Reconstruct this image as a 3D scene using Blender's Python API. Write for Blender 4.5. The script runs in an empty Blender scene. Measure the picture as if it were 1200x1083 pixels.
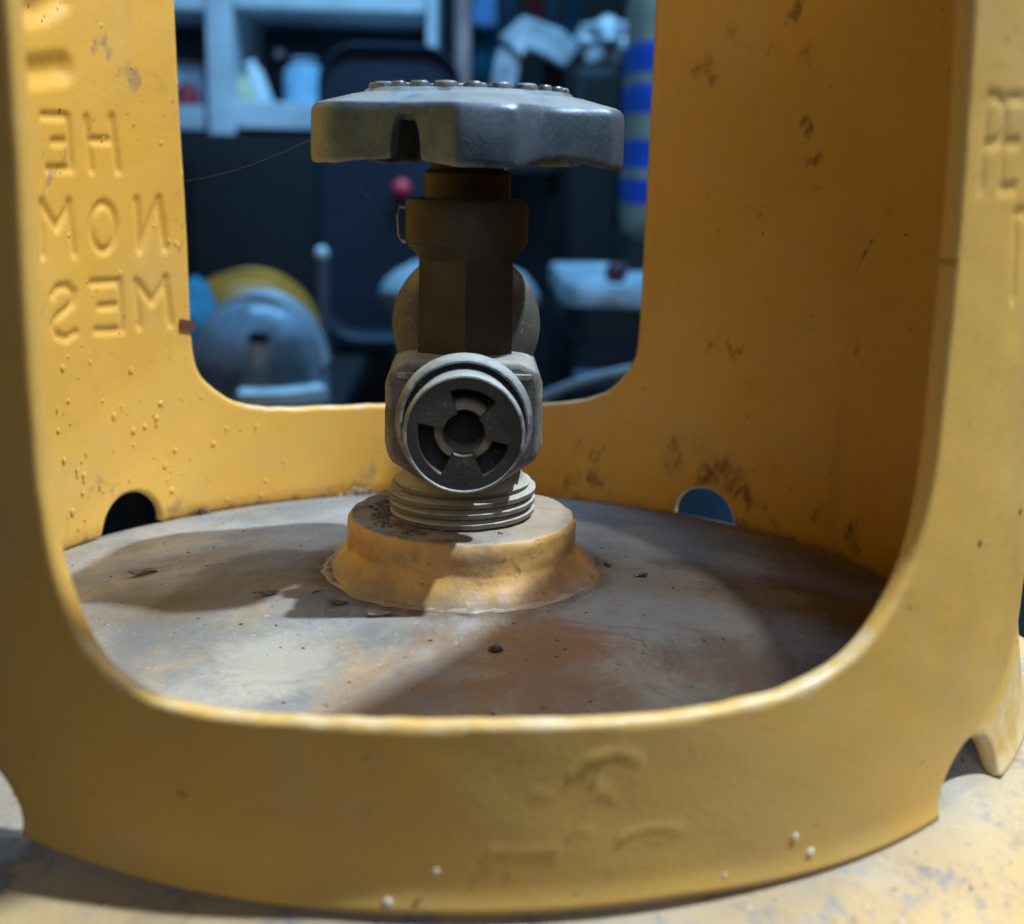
import bpy, bmesh, math, random
import numpy as np
from mathutils import Vector, Matrix, noise
random.seed(7); rng = np.random.default_rng(7)
C = bpy.context.scene.collection
scene = bpy.context.scene
S = 0.115            # collar radius in metres; the close-up geometry below is written in collar radii
rad, pi, sin, cos = math.radians, math.pi, math.sin, math.cos

# ------------------------------------------------------------------ camera
F_PX, PITCH, ROLL, CAM_D, CAM_Z, YAW = 1510.96, 0.2333, 0.0254, 2.3696, 0.8786, 0.0391
fwd = Vector((sin(YAW)*cos(PITCH), cos(YAW)*cos(PITCH), -sin(PITCH)))
right0 = Vector((cos(YAW), -sin(YAW), 0)); up0 = right0.cross(fwd)
right = right0*cos(ROLL) + up0*sin(ROLL); up = up0*cos(ROLL) - right0*sin(ROLL)
cam = bpy.data.cameras.new('camera'); cam_o = bpy.data.objects.new('camera', cam); C.objects.link(cam_o)
CAM = Vector((0, -CAM_D*S, CAM_Z*S))
cam_o.matrix_world = Matrix(((right.x, up.x, -fwd.x, CAM.x), (right.y, up.y, -fwd.y, CAM.y), (right.z, up.z, -fwd.z, CAM.z), (0, 0, 0, 1)))
cam.sensor_width = 36; cam.lens = F_PX/1200*36; cam.clip_start = 0.01; cam.clip_end = 50
cam.dof.use_dof = True; cam.dof.focus_distance = 0.272; cam.dof.aperture_fstop = 45.33/3.0
scene.camera = cam_o

# ------------------------------------------------------------------ dim room light
world = bpy.data.worlds.new('World'); scene.world = world; world.use_nodes = True
bg = world.node_tree.nodes['Background']; bg.inputs[0].default_value = (0.55, 0.76, 1.0, 1); bg.inputs[1].default_value = 0.010

def lamp(name, loc, power, color, radius, cone, aim=(0, 0, 0.05)):      # shaded ceiling lamp
    l = bpy.data.lights.new(name, 'SPOT'); l.energy = power; l.color = color; l.shadow_soft_size = radius
    l.spot_size = cone; l.spot_blend = 0.5
    o = bpy.data.objects.new(name, l); C.objects.link(o); o.location = loc
    o.rotation_euler = (Vector(loc) - Vector(aim)).to_track_quat('Z', 'Y').to_euler(); return o
d1 = Vector((0.45, -0.085, 0.78)).normalized()
lamp('ceiling_lamp', Vector((0, 0, 0.1)) + d1*1.6, 212, (0.75, 0.90, 1.0), 0.026, rad(36))
d2 = Vector((0.34, 0.20, 1.0)).normalized()
lamp('second_lamp', Vector((0, 0, 0.1)) + d2*1.5, 25, (1.0, 0.92, 0.82), 0.025, rad(36))
# cool lamp over the things at the back of the room, and a soft fill light added behind the viewer
def area(name, loc, aim, sx, sy, power, color):
    l = bpy.data.lights.new(name, 'AREA'); l.shape = 'RECTANGLE'; l.size = sx; l.size_y = sy; l.energy = power; l.color = color
    o = bpy.data.objects.new(name, l); C.objects.link(o); o.location = loc
    o.rotation_euler = (Vector(loc) - Vector(aim)).to_track_quat('Z', 'Y').to_euler(); return o
area('back_lamp', (0.1, 0.95, 1.35), (0.1, 1.75, 0.1), 1.2, 0.12, 34, (0.22, 0.58, 1.0))
area('front_fill', (0.15, -1.5, 0.75), (0, 0, 0.05), 0.9, 0.7, 6.0, (0.80, 0.87, 1.0))
vs = scene.view_settings; vs.view_transform = 'Standard'; vs.look = 'None'; vs.gamma = 1; vs.exposure = 0

scene.cycles.max_bounces = 14; scene.cycles.diffuse_bounces = 9

# ------------------------------------------------------------------ helpers
def link(o, parent=None, base=None):
    C.objects.link(o)
    if parent is not None:
        o.parent = parent
        p = parent; off = Vector((0, 0, 0))
        if p.type == 'EMPTY': o.matrix_parent_inverse = Matrix.Translation(-p.location)
    return o
def tag(o, label=None, cat=None, group=None, kind=None):
    for k, v in (('label', label), ('category', cat), ('group', group), ('kind', kind)):
        if v: o[k] = v
    return o
def empty(name, loc, label, cat, group=None):
    o = bpy.data.objects.new(name, None); C.objects.link(o); o.location = loc; o.empty_display_size = 0.05
    return tag(o, label, cat, group)
class MB:
    def __init__(s): s.v = []; s.f = []
    def add(s, v, f):
        n = len(s.v); s.v += [tuple(p) for p in v]; s.f += [tuple(i+n for i in q) for q in f]; return s
    def grid(s, rows, wrap=True, close=False):      # rows of equal length
        n = len(rows[0]); v = [p for r in rows for p in r]; f = []
        m = len(rows)
        for i in range(m if close else m-1):
            i2 = (i+1) % m
            for j in range(n if wrap else n-1):
                k = (j+1) % n; f.append((i*n+j, i*n+k, i2*n+k, i2*n+j))
        return s.add(v, f)
    def lathe(s, prof, n=64, M=None, cap0=False, cap1=False):
        rows = [[Vector((r*sin(2*pi*j/n), -r*cos(2*pi*j/n), z)) for j in range(n)] for r, z in prof]
        if M is not None: rows = [[M @ p for p in r] for r in rows]
        b = len(s.v); s.grid(rows)
        if cap0: s.f.append(tuple(b+j for j in range(n))[::-1])
        if cap1: s.f.append(tuple(b+(len(prof)-1)*n+j for j in range(n)))
        return s
    def box(s, c, h, M=None, ch=0.0):
        bm = bmesh.new(); bmesh.ops.create_cube(bm, size=2.0)
        for v in bm.verts: v.co = Vector((v.co.x*h[0], v.co.y*h[1], v.co.z*h[2]))
        if ch: bmesh.ops.bevel(bm, geom=list(bm.edges), offset=ch, segments=3, profile=0.6, affect='EDGES')
        T = Matrix.Translation(Vector(c)) @ (M if M is not None else Matrix())
        bm.verts.ensure_lookup_table(); bm.verts.index_update()
        s.add([T @ v.co for v in bm.verts], [[v.index for v in f.verts] for f in bm.faces]); bm.free(); return s
    def tube(s, pts, r, n=10, caps=True):
        pts = [Vector(p) for p in pts]; rows = []
        rr = r if isinstance(r, (list, tuple)) else [r]*len(pts)
        for i, p in enumerate(pts):
            t = (pts[min(i+1, len(pts)-1)] - pts[max(i-1, 0)]).normalized()
            q = Vector((0, 0, 1)) if abs(t.z) < 0.9 else Vector((1, 0, 0))
            u = t.cross(q).normalized(); w = t.cross(u)
            rows.append([p + (u*cos(2*pi*j/n) + w*sin(2*pi*j/n))*rr[i] for j in range(n)])
        b = len(s.v); s.grid(rows)
        if caps:
            s.f.append(tuple(b+j for j in range(n))[::-1]); s.f.append(tuple(b+(len(pts)-1)*n+j for j in range(n)))
        return s
    def prism(s, poly, z0, z1, M=None, ch=0.0):      # poly: list of (x,y), extruded along z, edge chamfer ch
        n = len(poly); cx = sum(p[0] for p in poly)/n; cy = sum(p[1] for p in poly)/n
        def ring(k, z): return [Vector((cx+(x-cx)*k, cy+(y-cy)*k, z)) for x, y in poly]
        rows = [ring(1, z0), ring(1, z1-ch)] + ([ring(1-ch/max(1e-6, max(math.hypot(x-cx, y-cy) for x, y in poly)), z1)] if ch else [ring(1, z1)])
        if M is not None: rows = [[M @ p for p in r] for r in rows]
        b = len(s.v); s.grid(rows); s.f.append(tuple(b+j for j in range(n))[::-1]); s.f.append(tuple(b+(len(rows)-1)*n+j for j in range(n)))
        return s
    def blob(s, c, r, n=12, m=8, amp=0.0, seed=0, M=None):
        rows = []
        for i in range(m+1):
            ph = -pi/2 + pi*i/m; row = []
            for j in range(n):
                a = 2*pi*j/n; d = Vector((cos(ph)*cos(a), cos(ph)*sin(a), sin(ph)))
                k = 1 + (amp*noise.noise(d*1.7 + Vector((seed*3.1, seed, 0))) if amp else 0)
                p = Vector((d.x*r[0]*k, d.y*r[1]*k, d.z*r[2]*k))
                row.append(Vector(c) + (M @ p if M is not None else p))
            rows.append(row)
        return s.grid(rows)
    def build(s, name, mat, parent=None, smooth=True, scale=1.0, angle=35, recalc=True):
        me = bpy.data.meshes.new(name)
        me.from_pydata([(x*scale, y*scale, z*scale) for x, y, z in s.v], [], s.f); me.update()
        bm = bmesh.new(); bm.from_mesh(me)
        bmesh.ops.remove_doubles(bm, verts=bm.verts, dist=1e-7)
        if recalc: bmesh.ops.recalc_face_normals(bm, faces=bm.faces)
        for f in bm.faces: f.smooth = smooth
        if smooth:
            lim = rad(angle)
            for e in bm.edges:
                e.smooth = not (len(e.link_faces) == 2 and e.calc_face_angle(0) > lim)
        bm.to_mesh(me); bm.free()
        if mat: me.materials.append(mat)
        return link(bpy.data.objects.new(name, me), parent)

# ------------------------------------------------------------------ materials
class NT:
    def __init__(s, name):
        s.m = bpy.data.materials.new(name); s.m.use_nodes = True; s.t = s.m.node_tree; s.n = s.t.nodes
        s.b = s.n['Principled BSDF']; s.co = s.n.new('ShaderNodeTexCoord').outputs['Object']
    def new(s, t, **k):
        n = s.n.new(t)
        for a, v in k.items(): setattr(n, a, v)
        return n
    def put(s, sock, v):
        if isinstance(v, bpy.types.NodeSocket): s.t.links.new(v, sock)
        else: sock.default_value = v
    def noise(s, sc, det=4, rough=0.55, vec=None, dist=0.0, out='Fac'):
        n = s.new('ShaderNodeTexNoise'); n.inputs['Scale'].default_value = sc; n.inputs['Detail'].default_value = det
        n.inputs['Roughness'].default_value = rough; n.inputs['Distortion'].default_value = dist
        s.t.links.new(vec if vec else s.co, n.inputs['Vector']); return n.outputs[out]
    def stretch(s, sx, sy, sz):
        n = s.new('ShaderNodeMapping'); n.inputs['Scale'].default_value = (sx, sy, sz); s.t.links.new(s.co, n.inputs['Vector']); return n.outputs[0]
    def ramp(s, f, a, b, lo=0.0, hi=1.0):
        n = s.new('ShaderNodeMapRange'); n.clamp = True; n.interpolation_type = 'SMOOTHSTEP'
        s.put(n.inputs['Value'], f); n.inputs['From Min'].default_value = a; n.inputs['From Max'].default_value = b
        n.inputs['To Min'].default_value = lo; n.inputs['To Max'].default_value = hi; return n.outputs[0]
    def mix(s, f, a, b, mode='MIX'):
        n = s.new('ShaderNodeMix', data_type='RGBA', blend_type=mode); s.put(n.inputs[0], f); s.put(n.inputs[6], a); s.put(n.inputs[7], b); return n.outputs[2]
    def math(s, op, a, b=0.0):
        n = s.new('ShaderNodeMath', operation=op); s.put(n.inputs[0], a); s.put(n.inputs[1], b); return n.outputs[0]
    def upness(s):
        g = s.new('ShaderNodeNewGeometry'); x = s.new('ShaderNodeSeparateXYZ'); s.t.links.new(g.outputs['Normal'], x.inputs[0]); return x.outputs['Z']
    def attr(s, name): 
        n = s.new('ShaderNodeAttribute', attribute_name=name); return n.outputs['Fac']
    def bump(s, h, strength=0.2, dist=0.001, prev=None):
        n = s.new('ShaderNodeBump'); n.inputs['Strength'].default_value = strength; n.inputs['Distance'].default_value = dist
        s.t.links.new(h, n.inputs['Height'])
        if prev: s.t.links.new(prev, n.inputs['Normal'])
        s.t.links.new(n.outputs[0], s.b.inputs['Normal']); return n.outputs[0]
    def done(s, col, rough=0.5, metal=0.0, spec=None):
        s.put(s.b.inputs['Base Color'], col); s.put(s.b.inputs['Roughness'], rough); s.put(s.b.inputs['Metallic'], metal)
        if spec is not None: s.b.inputs['Specular IOR Level'].default_value = spec
        return s.m
def c4(r, g, b): return (r, g, b, 1)
def plain(name, col, rough=0.5, metal=0.0, var=0.25, sc=20, bump=0.1):
    t = NT(name); n = t.noise(sc, 4); k = t.ramp(n, 0.3, 0.7)
    c = t.mix(k, c4(*[x*(1-var) for x in col]), c4(*[min(1, x*(1+var)) for x in col]))
    t.bump(t.noise(sc*6, 3), bump, 0.002); return t.done(c, rough, metal)

def mat_yellow():
    t = NT('yellow_paint')
    c = t.mix(t.ramp(t.noise(9, 4), 0.3, 0.72), c4(0.67, 0.350, 0.048), c4(0.75, 0.425, 0.080))
    streak = t.noise(1, 4, vec=t.stretch(120, 120, 6))
    c = t.mix(t.ramp(streak, 0.55, 0.8, 0, 0.22), c, c4(0.36, 0.20, 0.06))
    # faint dusty film
    c = t.mix(t.ramp(t.noise(38, 6, 0.65), 0.45, 0.78, 0.04, 0.34), c, c4(0.48, 0.38, 0.22))
    c = t.mix(t.ramp(t.noise(7, 5, 0.6, dist=0.6), 0.45, 0.72, 0, 0.42), c, c4(0.46, 0.25, 0.045))
    c = t.mix(t.ramp(t.noise(1, 6, 0.75, vec=t.stretch(26, 26, 420)), 0.60, 0.78, 0, 0.20), c, c4(0.40, 0.30, 0.16))
    c = t.mix(t.ramp(t.noise(95, 7, 0.8, dist=0.4), 0.57, 0.72, 0, 0.32), c, c4(0.27, 0.17, 0.075))
    ou = t.attr('outer'); c = t.mix(t.math('MULTIPLY', ou, t.ramp(t.noise(26, 6, 0.6), 0.3, 0.75, 0.08, 0.36)), c, c4(0.44, 0.335, 0.18))
    # small dark flecks and scattered chips
    fl = t.noise(520, 2, 0.5); c = t.mix(t.ramp(fl, 0.735, 0.77, 0, 0.75), c, c4(0.10, 0.055, 0.025))
    # grime clusters, placed with the mesh attribute
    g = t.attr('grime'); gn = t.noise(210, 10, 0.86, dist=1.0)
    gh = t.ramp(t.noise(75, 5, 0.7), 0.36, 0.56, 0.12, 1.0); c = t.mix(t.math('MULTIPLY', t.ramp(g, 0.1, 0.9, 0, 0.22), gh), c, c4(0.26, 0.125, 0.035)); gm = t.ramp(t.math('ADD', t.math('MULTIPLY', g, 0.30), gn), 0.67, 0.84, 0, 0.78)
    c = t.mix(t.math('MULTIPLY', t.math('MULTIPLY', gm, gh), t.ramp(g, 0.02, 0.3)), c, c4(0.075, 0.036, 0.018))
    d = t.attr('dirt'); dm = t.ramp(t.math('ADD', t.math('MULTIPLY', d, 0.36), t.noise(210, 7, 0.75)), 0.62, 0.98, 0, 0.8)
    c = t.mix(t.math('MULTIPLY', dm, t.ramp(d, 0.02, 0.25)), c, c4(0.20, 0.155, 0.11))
    w = t.attr('lit_edge_wear'); c = t.mix(t.math('MULTIPLY', t.ramp(t.math('ADD', t.math('MULTIPLY', w, 0.28), t.noise(150, 7, 0.75)), 0.66, 0.92), 0.60), c, c4(0.66, 0.57, 0.40))
    b = t.bump(t.noise(120, 5, 0.65), 0.16, 0.001); b = t.bump(t.noise(1100, 4), 0.16, 0.0004, b)
    return t.done(c, t.ramp(t.noise(45, 6, 0.7), 0.3, 0.7, 0.34, 0.62), 0, 0.40)
YEL = mat_yellow()
def mat_plainyellow(name, col, dust):
    t = NT(name); c = t.mix(t.ramp(t.noise(30, 5, 0.65), 0.3, 0.7), c4(*[x*0.72 for x in col]), c4(*col))
    c = t.mix(t.ramp(t.noise(75, 5, 0.7), 0.45, 0.66, 0, 0.8), c, c4(0.22, 0.14, 0.075))
    c = t.mix(t.ramp(t.noise(190, 7, 0.78), 0.57, 0.70, 0, 0.85), c, c4(0.075, 0.045, 0.03))
    up_ = t.upness(); k = t.math('MULTIPLY', t.ramp(up_, 0.72, 0.99), t.ramp(t.noise(60, 5, 0.7), 0.25, 0.55, 0.25, 1.0))
    sz = t.new('ShaderNodeSeparateXYZ'); t.t.links.new(t.co, sz.inputs[0])
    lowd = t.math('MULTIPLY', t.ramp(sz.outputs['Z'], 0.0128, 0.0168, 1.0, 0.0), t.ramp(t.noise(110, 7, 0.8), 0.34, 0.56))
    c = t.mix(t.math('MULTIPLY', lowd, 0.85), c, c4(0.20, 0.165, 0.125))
    soil = t.math('MULTIPLY', t.ramp(t.noise(230, 9, 0.82), 0.44, 0.58), t.ramp(sz.outputs['X'], -0.004, 0.008, 1.0, 0.25))
    dcol = t.mix(t.math('MULTIPLY', soil, 0.85), c4(0.33, 0.31, 0.28), c4(0.085, 0.062, 0.045))
    c = t.mix(t.math('MULTIPLY', k, dust), c, dcol)
    b = t.bump(t.noise(160, 5), 0.28, 0.0014); t.bump(t.noise(1100, 3), 0.2, 0.0004, b)
    return t.done(c, t.ramp(t.noise(50, 4), 0.35, 0.7, 0.34, 0.62), 0, 0.45)
BOSS = mat_plainyellow('dirty_boss_paint', (0.55, 0.31, 0.10), 0.95)
def mat_shell():
    t = NT('dusty_shell_paint')
    base = t.mix(t.ramp(t.noise(16, 4), 0.35, 0.65), c4(0.54, 0.335, 0.125), c4(0.60, 0.435, 0.22))
    dust = t.mix(t.ramp(t.noise(22, 5, 0.6), 0.3, 0.7), c4(0.155, 0.15, 0.145), c4(0.30, 0.295, 0.29))
    x = t.new('ShaderNodeVectorMath', operation='LENGTH'); mp = t.stretch(1, 1, 0); t.t.links.new(mp, x.inputs[0]); r = x.outputs['Value']
    inner = t.ramp(r, 0.100, 0.135, 1.0, 0.0)            # dust has settled inside the collar
    ring = t.ramp(t.math('ABSOLUTE', t.math('SUBTRACT', r, 0.121)), 0.0, 0.016, 0.75, 0.0)
    k = t.math('ADD', t.math('MULTIPLY', t.ramp(t.noise(34, 6, 0.68), 0.24, 0.50, 0.45, 1.0), inner), t.math('MULTIPLY', t.ramp(t.noise(70, 6, 0.75), 0.50, 0.62, 0, 0.9), t.math('ADD', ring, t.ramp(inner, 0, 1, 0.35, 0.0))))
    c = t.mix(k, base, dust)
    c = t.mix(t.ramp(t.noise(13, 6, 0.66, dist=0.5), 0.52, 0.66, 0, 0.62), c, c4(0.43, 0.37, 0.28))        # rubbed cream patches
    c = t.mix(t.ramp(t.noise(26, 5, 0.7, dist=0.8), 0.55, 0.72, 0, 0.55), c, c4(0.17, 0.115, 0.07))
    c = t.mix(t.ramp(t.noise(1, 6, 0.75, vec=t.stretch(45, 170, 60)), 0.58, 0.74, 0, 0.6), c, c4(0.12, 0.105, 0.095))
    c = t.mix(t.ramp(t.noise(1, 5, 0.7, vec=t.stretch(300, 70, 100), dist=1.2), 0.66, 0.72, 0, 0.5), c, c4(0.50, 0.46, 0.40))
    c = t.mix(t.ramp(t.noise(75, 7, 0.78), 0.60, 0.72, 0, 0.55), c, c4(0.10, 0.08, 0.065))
    c = t.mix(t.ramp(t.noise(430, 3, 0.6), 0.66, 0.74, 0, 0.8), c, c4(0.07, 0.055, 0.045))
    c = t.mix(t.ramp(t.noise(700, 2, 0.5), 0.68, 0.76, 0, 0.6), c, c4(0.55, 0.52, 0.46))
    def spot(x, y, rx, ry):      # patch with a ragged outline: pale wear, brown tones, painted shade
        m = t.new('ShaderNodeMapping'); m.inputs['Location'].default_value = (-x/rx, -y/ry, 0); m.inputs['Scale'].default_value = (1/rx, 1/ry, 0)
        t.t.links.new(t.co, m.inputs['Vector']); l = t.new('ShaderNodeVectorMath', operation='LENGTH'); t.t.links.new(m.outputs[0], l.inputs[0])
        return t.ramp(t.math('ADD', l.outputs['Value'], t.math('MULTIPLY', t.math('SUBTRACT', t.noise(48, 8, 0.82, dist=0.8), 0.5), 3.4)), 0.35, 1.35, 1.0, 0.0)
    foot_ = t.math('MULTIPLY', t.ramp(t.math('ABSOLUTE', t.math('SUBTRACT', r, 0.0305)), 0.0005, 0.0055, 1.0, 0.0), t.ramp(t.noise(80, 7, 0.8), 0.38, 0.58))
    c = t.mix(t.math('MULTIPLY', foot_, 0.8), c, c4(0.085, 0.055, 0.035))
    for x, y, rx, ry, col_, k_ in ((0.014, -0.055, 0.020, 0.030, (0.235, 0.115, 0.045), 0.8), (0.020, -0.043, 0.012, 0.010, (0.27, 0.125, 0.042), 0.7), (-0.012, -0.068, 0.012, 0.012, (0.22, 0.13, 0.07), 0.6),  # orange-brown shade in front of the boss, painted into the colour
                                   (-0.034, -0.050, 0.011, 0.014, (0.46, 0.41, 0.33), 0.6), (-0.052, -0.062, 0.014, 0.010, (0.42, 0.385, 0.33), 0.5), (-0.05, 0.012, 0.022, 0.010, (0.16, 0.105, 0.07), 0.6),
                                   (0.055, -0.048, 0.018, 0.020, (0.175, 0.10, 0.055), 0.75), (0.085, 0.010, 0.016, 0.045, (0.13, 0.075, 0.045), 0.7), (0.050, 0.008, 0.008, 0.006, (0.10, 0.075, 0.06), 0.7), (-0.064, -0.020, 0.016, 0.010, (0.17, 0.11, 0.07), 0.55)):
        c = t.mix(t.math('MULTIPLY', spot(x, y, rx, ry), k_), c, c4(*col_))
    c = t.mix(t.ramp(t.noise(1500, 3, 0.6), 0.60, 0.75, 0, 0.45), c, c4(0.09, 0.075, 0.06))
    c = t.mix(t.ramp(t.noise(1900, 2, 0.6), 0.64, 0.76, 0, 0.45), c, c4(0.52, 0.50, 0.47))
    b = t.bump(t.noise(90, 6, 0.7), 0.35, 0.0012); t.bump(t.noise(900, 4), 0.3, 0.0005, b)
    return t.done(c, t.ramp(t.noise(60, 4), 0.3, 0.7, 0.5, 0.8), 0, 0.35)
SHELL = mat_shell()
def mat_metal(name, a, b, dust, dustcol, metal, r0, r1, lo=0.35, spk=0.5, edge=0.55):
    t = NT(name); c = t.mix(t.ramp(t.noise(60, 5, 0.65), 0.3, 0.7), c4(*a), c4(*b))
    c = t.mix(t.ramp(t.noise(1300, 3, 0.7), 0.56, 0.72, 0, spk), c, c4(*[x*0.8 for x in dustcol]))
    c = t.mix(t.ramp(t.noise(420, 4, 0.7), 0.58, 0.72, 0, spk), c, c4(*[x*0.35 for x in a]))
    c = t.mix(t.ramp(t.noise(260, 4, 0.7), 0.62, 0.75, 0, spk), c, c4(*dustcol))
    k = t.math('MULTIPLY', t.ramp(t.upness(), lo, 0.92), t.ramp(t.noise(150, 5, 0.7), 0.25, 0.5, 0.4, 1.0))
    c = t.mix(t.math('MULTIPLY', k, dust), c, c4(*dustcol))
    g_ = t.new('ShaderNodeNewGeometry'); ew = t.math('MULTIPLY', t.ramp(g_.outputs['Pointiness'], 0.515, 0.57), t.ramp(t.noise(180, 6, 0.75), 0.36, 0.6))
    c = t.mix(t.math('MULTIPLY', ew, edge), c, c4(*[min(1, x*1.25) for x in dustcol]))
    m = t.math('MULTIPLY', metal, t.math('SUBTRACT', 1.0, t.math('MULTIPLY', k, dust)))
    bb = t.bump(t.noise(250, 4), 0.12, 0.0006); t.bump(t.noise(1400, 3), 0.22, 0.0003, bb)
    return t.done(c, t.ramp(t.noise(110, 4), 0.3, 0.7, r0, r1), m, 0.4)
BRASS = mat_metal('dusty_valve_metal', (0.052, 0.050, 0.045), (0.088, 0.085, 0.077), 0.85, (0.33, 0.33, 0.315), 0.25, 0.5, 0.7)
DARKM = mat_metal('dark_stem_metal', (0.018, 0.014, 0.010), (0.032, 0.024, 0.016), 0.4, (0.16, 0.14, 0.11), 0.2, 0.5, 0.7, 0.35, 0.12, 0.12)
WHEEL = mat_metal('grey_cast_wheel', (0.034, 0.060, 0.092), (0.085, 0.122, 0.165), 0.9, (0.21, 0.225, 0.235), 0.45, 0.30, 0.52, 0.72, 0.45)
RUBBER = mat_metal('dark_grey_plastic', (0.022, 0.023, 0.025), (0.04, 0.041, 0.043), 0.35, (0.30, 0.30, 0.29), 0.0, 0.45, 0.6, 0.5, 0.25, 0.0)
GREYP = mat_metal('grey_outlet_paint', (0.036, 0.038, 0.040), (0.062, 0.065, 0.068), 0.95, (0.35, 0.375, 0.385), 0.1, 0.45, 0.65, 0.12)
TUBEM = mat_metal('worn_tube_metal', (0.13, 0.105, 0.08), (0.19, 0.16, 0.12), 0.5, (0.30, 0.27, 0.23), 0.3, 0.45, 0.65)
BLACK = plain('black_void_rubber', (0.012, 0.012, 0.012), 0.7)
NUTM = mat_metal('dusty_thread_metal', (0.095, 0.082, 0.066), (0.145, 0.126, 0.10), 0.9, (0.40, 0.38, 0.34), 0.15, 0.5, 0.7, 0.2)
# ------------------------------------------------------------------ the gas cylinder
FLOOR = -0.60
cyl = empty('gas_cylinder', (0, 0, FLOOR), 'dusty yellow gas cylinder with pierced guard collar around a grey handwheel valve', 'gas cylinder')
A, B = 1.4, 0.42
Z0 = -B*math.sqrt(1-1/A**2) - 0.012
def zdome(r): return Z0 + B*math.sqrt(max(0, 1-(r/A)**2))
prof = [(0.001, zdome(0))] + [(r, zdome(r)) for r in np.linspace(0.03, 1.28, 60)]
prof += [(A*sin(t), Z0 + B*cos(t)) for t in np.linspace(math.asin(1.29/A), pi/2, 14)]
prof += [(A, -1.5), (A, -3.0), (A, -4.7), (1.3, -4.95), (1.15, -5.02), (1.15, FLOOR/S), (1.1, FLOOR/S), (1.1, -4.9)]
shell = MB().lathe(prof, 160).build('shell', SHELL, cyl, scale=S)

# --- collar: a 3 mm sheet ring; openings, drain notches and pressed lettering are real geometry
FW = [(-30.8, 1.30), (-30.9, 0.9), (-30.8, 0.55), (-30.4, 0.45), (-29.6, 0.37), (-27.6, 0.295), (-25.2, 0.256), (-22.2, 0.2345), (-18.5, 0.227), (-14, 0.228), (-8, 0.232), (0, 0.235), (6, 0.236), (12, 0.235), (18.6, 0.236), (24.2, 0.245), (28.8, 0.267), (32, 0.301), (34.6, 0.354), (36.2, 0.417), (36.9, 0.50), (37.0, 0.668), (36.5, 0.9), (35.8, 1.07), (35.5, 1.25), (34.5, 1.31), (31, 1.35), (20, 1.365), (0, 1.37), (-20, 1.365), (-27, 1.35), (-30, 1.33)]
BW = [(152.8, 1.25), (152.8, 0.8), (152.9, 0.45), (153.8, 0.366), (156.6, 0.302), (160.6, 0.263), (167, 0.242), (180, 0.234), (191.7, 0.231), (205, 0.234), (210.9, 0.241), (215.6, 0.264), (219.6, 0.311), (221.8, 0.367), (222.4, 0.469), (222.6, 0.7), (223, 0.92), (223.3, 1.2), (222.3, 1.29), (219, 1.345), (208, 1.365), (188, 1.37), (168, 1.365), (157, 1.35), (153.6, 1.31)]
NOTCH = [(47.7, 5.5, 0.083), (141.2, 5.3, 0.085), (232.9, 5.2, 0.092), (320.4, 5.4, 0.088)]
H = 1.52; T = 0.027; NA, NZ = 1080, 236
def smooth_poly(p, n=6):
    p = np.array(p, float); out = []
    for i in range(len(p)):
        p0, p1, p2, p3 = p[i-1], p[i], p[(i+1) % len(p)], p[(i+2) % len(p)]
        for k in range(n):
            t = k/n; out.append(p1 + 0.5*t*((p2-p0) + t*((2*p0-5*p1+4*p2-p3) + t*(3*(p1-p2)+p3-p0))))
    return np.array(out)
def poly_sdf(px, py, poly):
    d = np.full(px.shape, 1e9); ins = np.zeros(px.shape, bool)
    for i in range(len(poly)):
        a, b = poly[i-1], poly[i]; ex, ey = b-a; wx, wy = px-a[0], py-a[1]
        t = np.clip((wx*ex+wy*ey)/(ex*ex+ey*ey+1e-18), 0, 1)
        d = np.minimum(d, (wx-ex*t)**2 + (wy-ey*t)**2)
        c = ((a[1] <= py) != (b[1] <= py)) & (px < (b[0]-a[0])*(py-a[1])/(b[1]-a[1]+1e-18) + a[0]); ins ^= c
    return np.sqrt(d)*np.where(ins, -1, 1)
az = np.arange(NA)*360.0/NA; zz = np.linspace(0, H, NZ+1)
AZ, ZZ = np.meshgrid(az, zz, indexing='ij')
def wrapdeg(a, c): return (a - c + 180) % 360 - 180
D = np.full(AZ.shape, 1e9)
for poly, c in ((FW, 0), (BW, 188)):
    P = smooth_poly(poly); ss = np.radians(wrapdeg(P[:, 0], c)); P = np.stack([ss, P[:, 1]], 1)
    X = np.radians(wrapdeg(AZ, c)); m = (np.abs(X) < 0.9); d = np.full(AZ.shape, 1e9)
    d[m] = poly_sdf(X[m], ZZ[m], P); D = np.minimum(D, d)
for c, hw, hh in NOTCH:
    X = np.radians(wrapdeg(AZ, c)); a_, b_ = math.radians(hw), hh
    k = np.sqrt((X/a_)**2 + (ZZ/b_)**2); d = (k-1)*min(a_, b_)*np.where(k > 1, 1, 1); D = np.minimum(D, d)
kept = np.zeros((NA, NZ), bool)
Dc = 0.25*(D[:, :-1] + D[:, 1:] + np.roll(D, -1, 0)[:, :-1] + np.roll(D, -1, 0)[:, 1:]); kept = Dc > 0
ha, hz = math.radians(360/NA), H/NZ
ga = (np.roll(D, -1, 0) - np.roll(D, 1, 0))/(2*ha); gz = np.gradient(D, hz, axis=1); gn = np.maximum(np.hypot(ga, gz), 1e-6)
kp = np.zeros((NA, NZ+2), int); kp[:, 1:-1] = kept
cnt = kp[:, :-1] + kp[:, 1:] + np.roll(kp, 1, 0)[:, :-1] + np.roll(kp, 1, 0)[:, 1:]
edge = (cnt > 0) & (cnt < 4); edge[:, -1] &= False
full0 = (cnt[:, 0] == 2); edge[:, 0] &= ~full0
for _ in range(1):
    st = np.where(edge, np.clip(-D/gn, -1.2*hz, 1.2*hz), 0)
    AZ2 = AZ + np.degrees(st*ga/gn); ZZ2 = np.clip(ZZ + st*gz/gn, 0, H)
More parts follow.
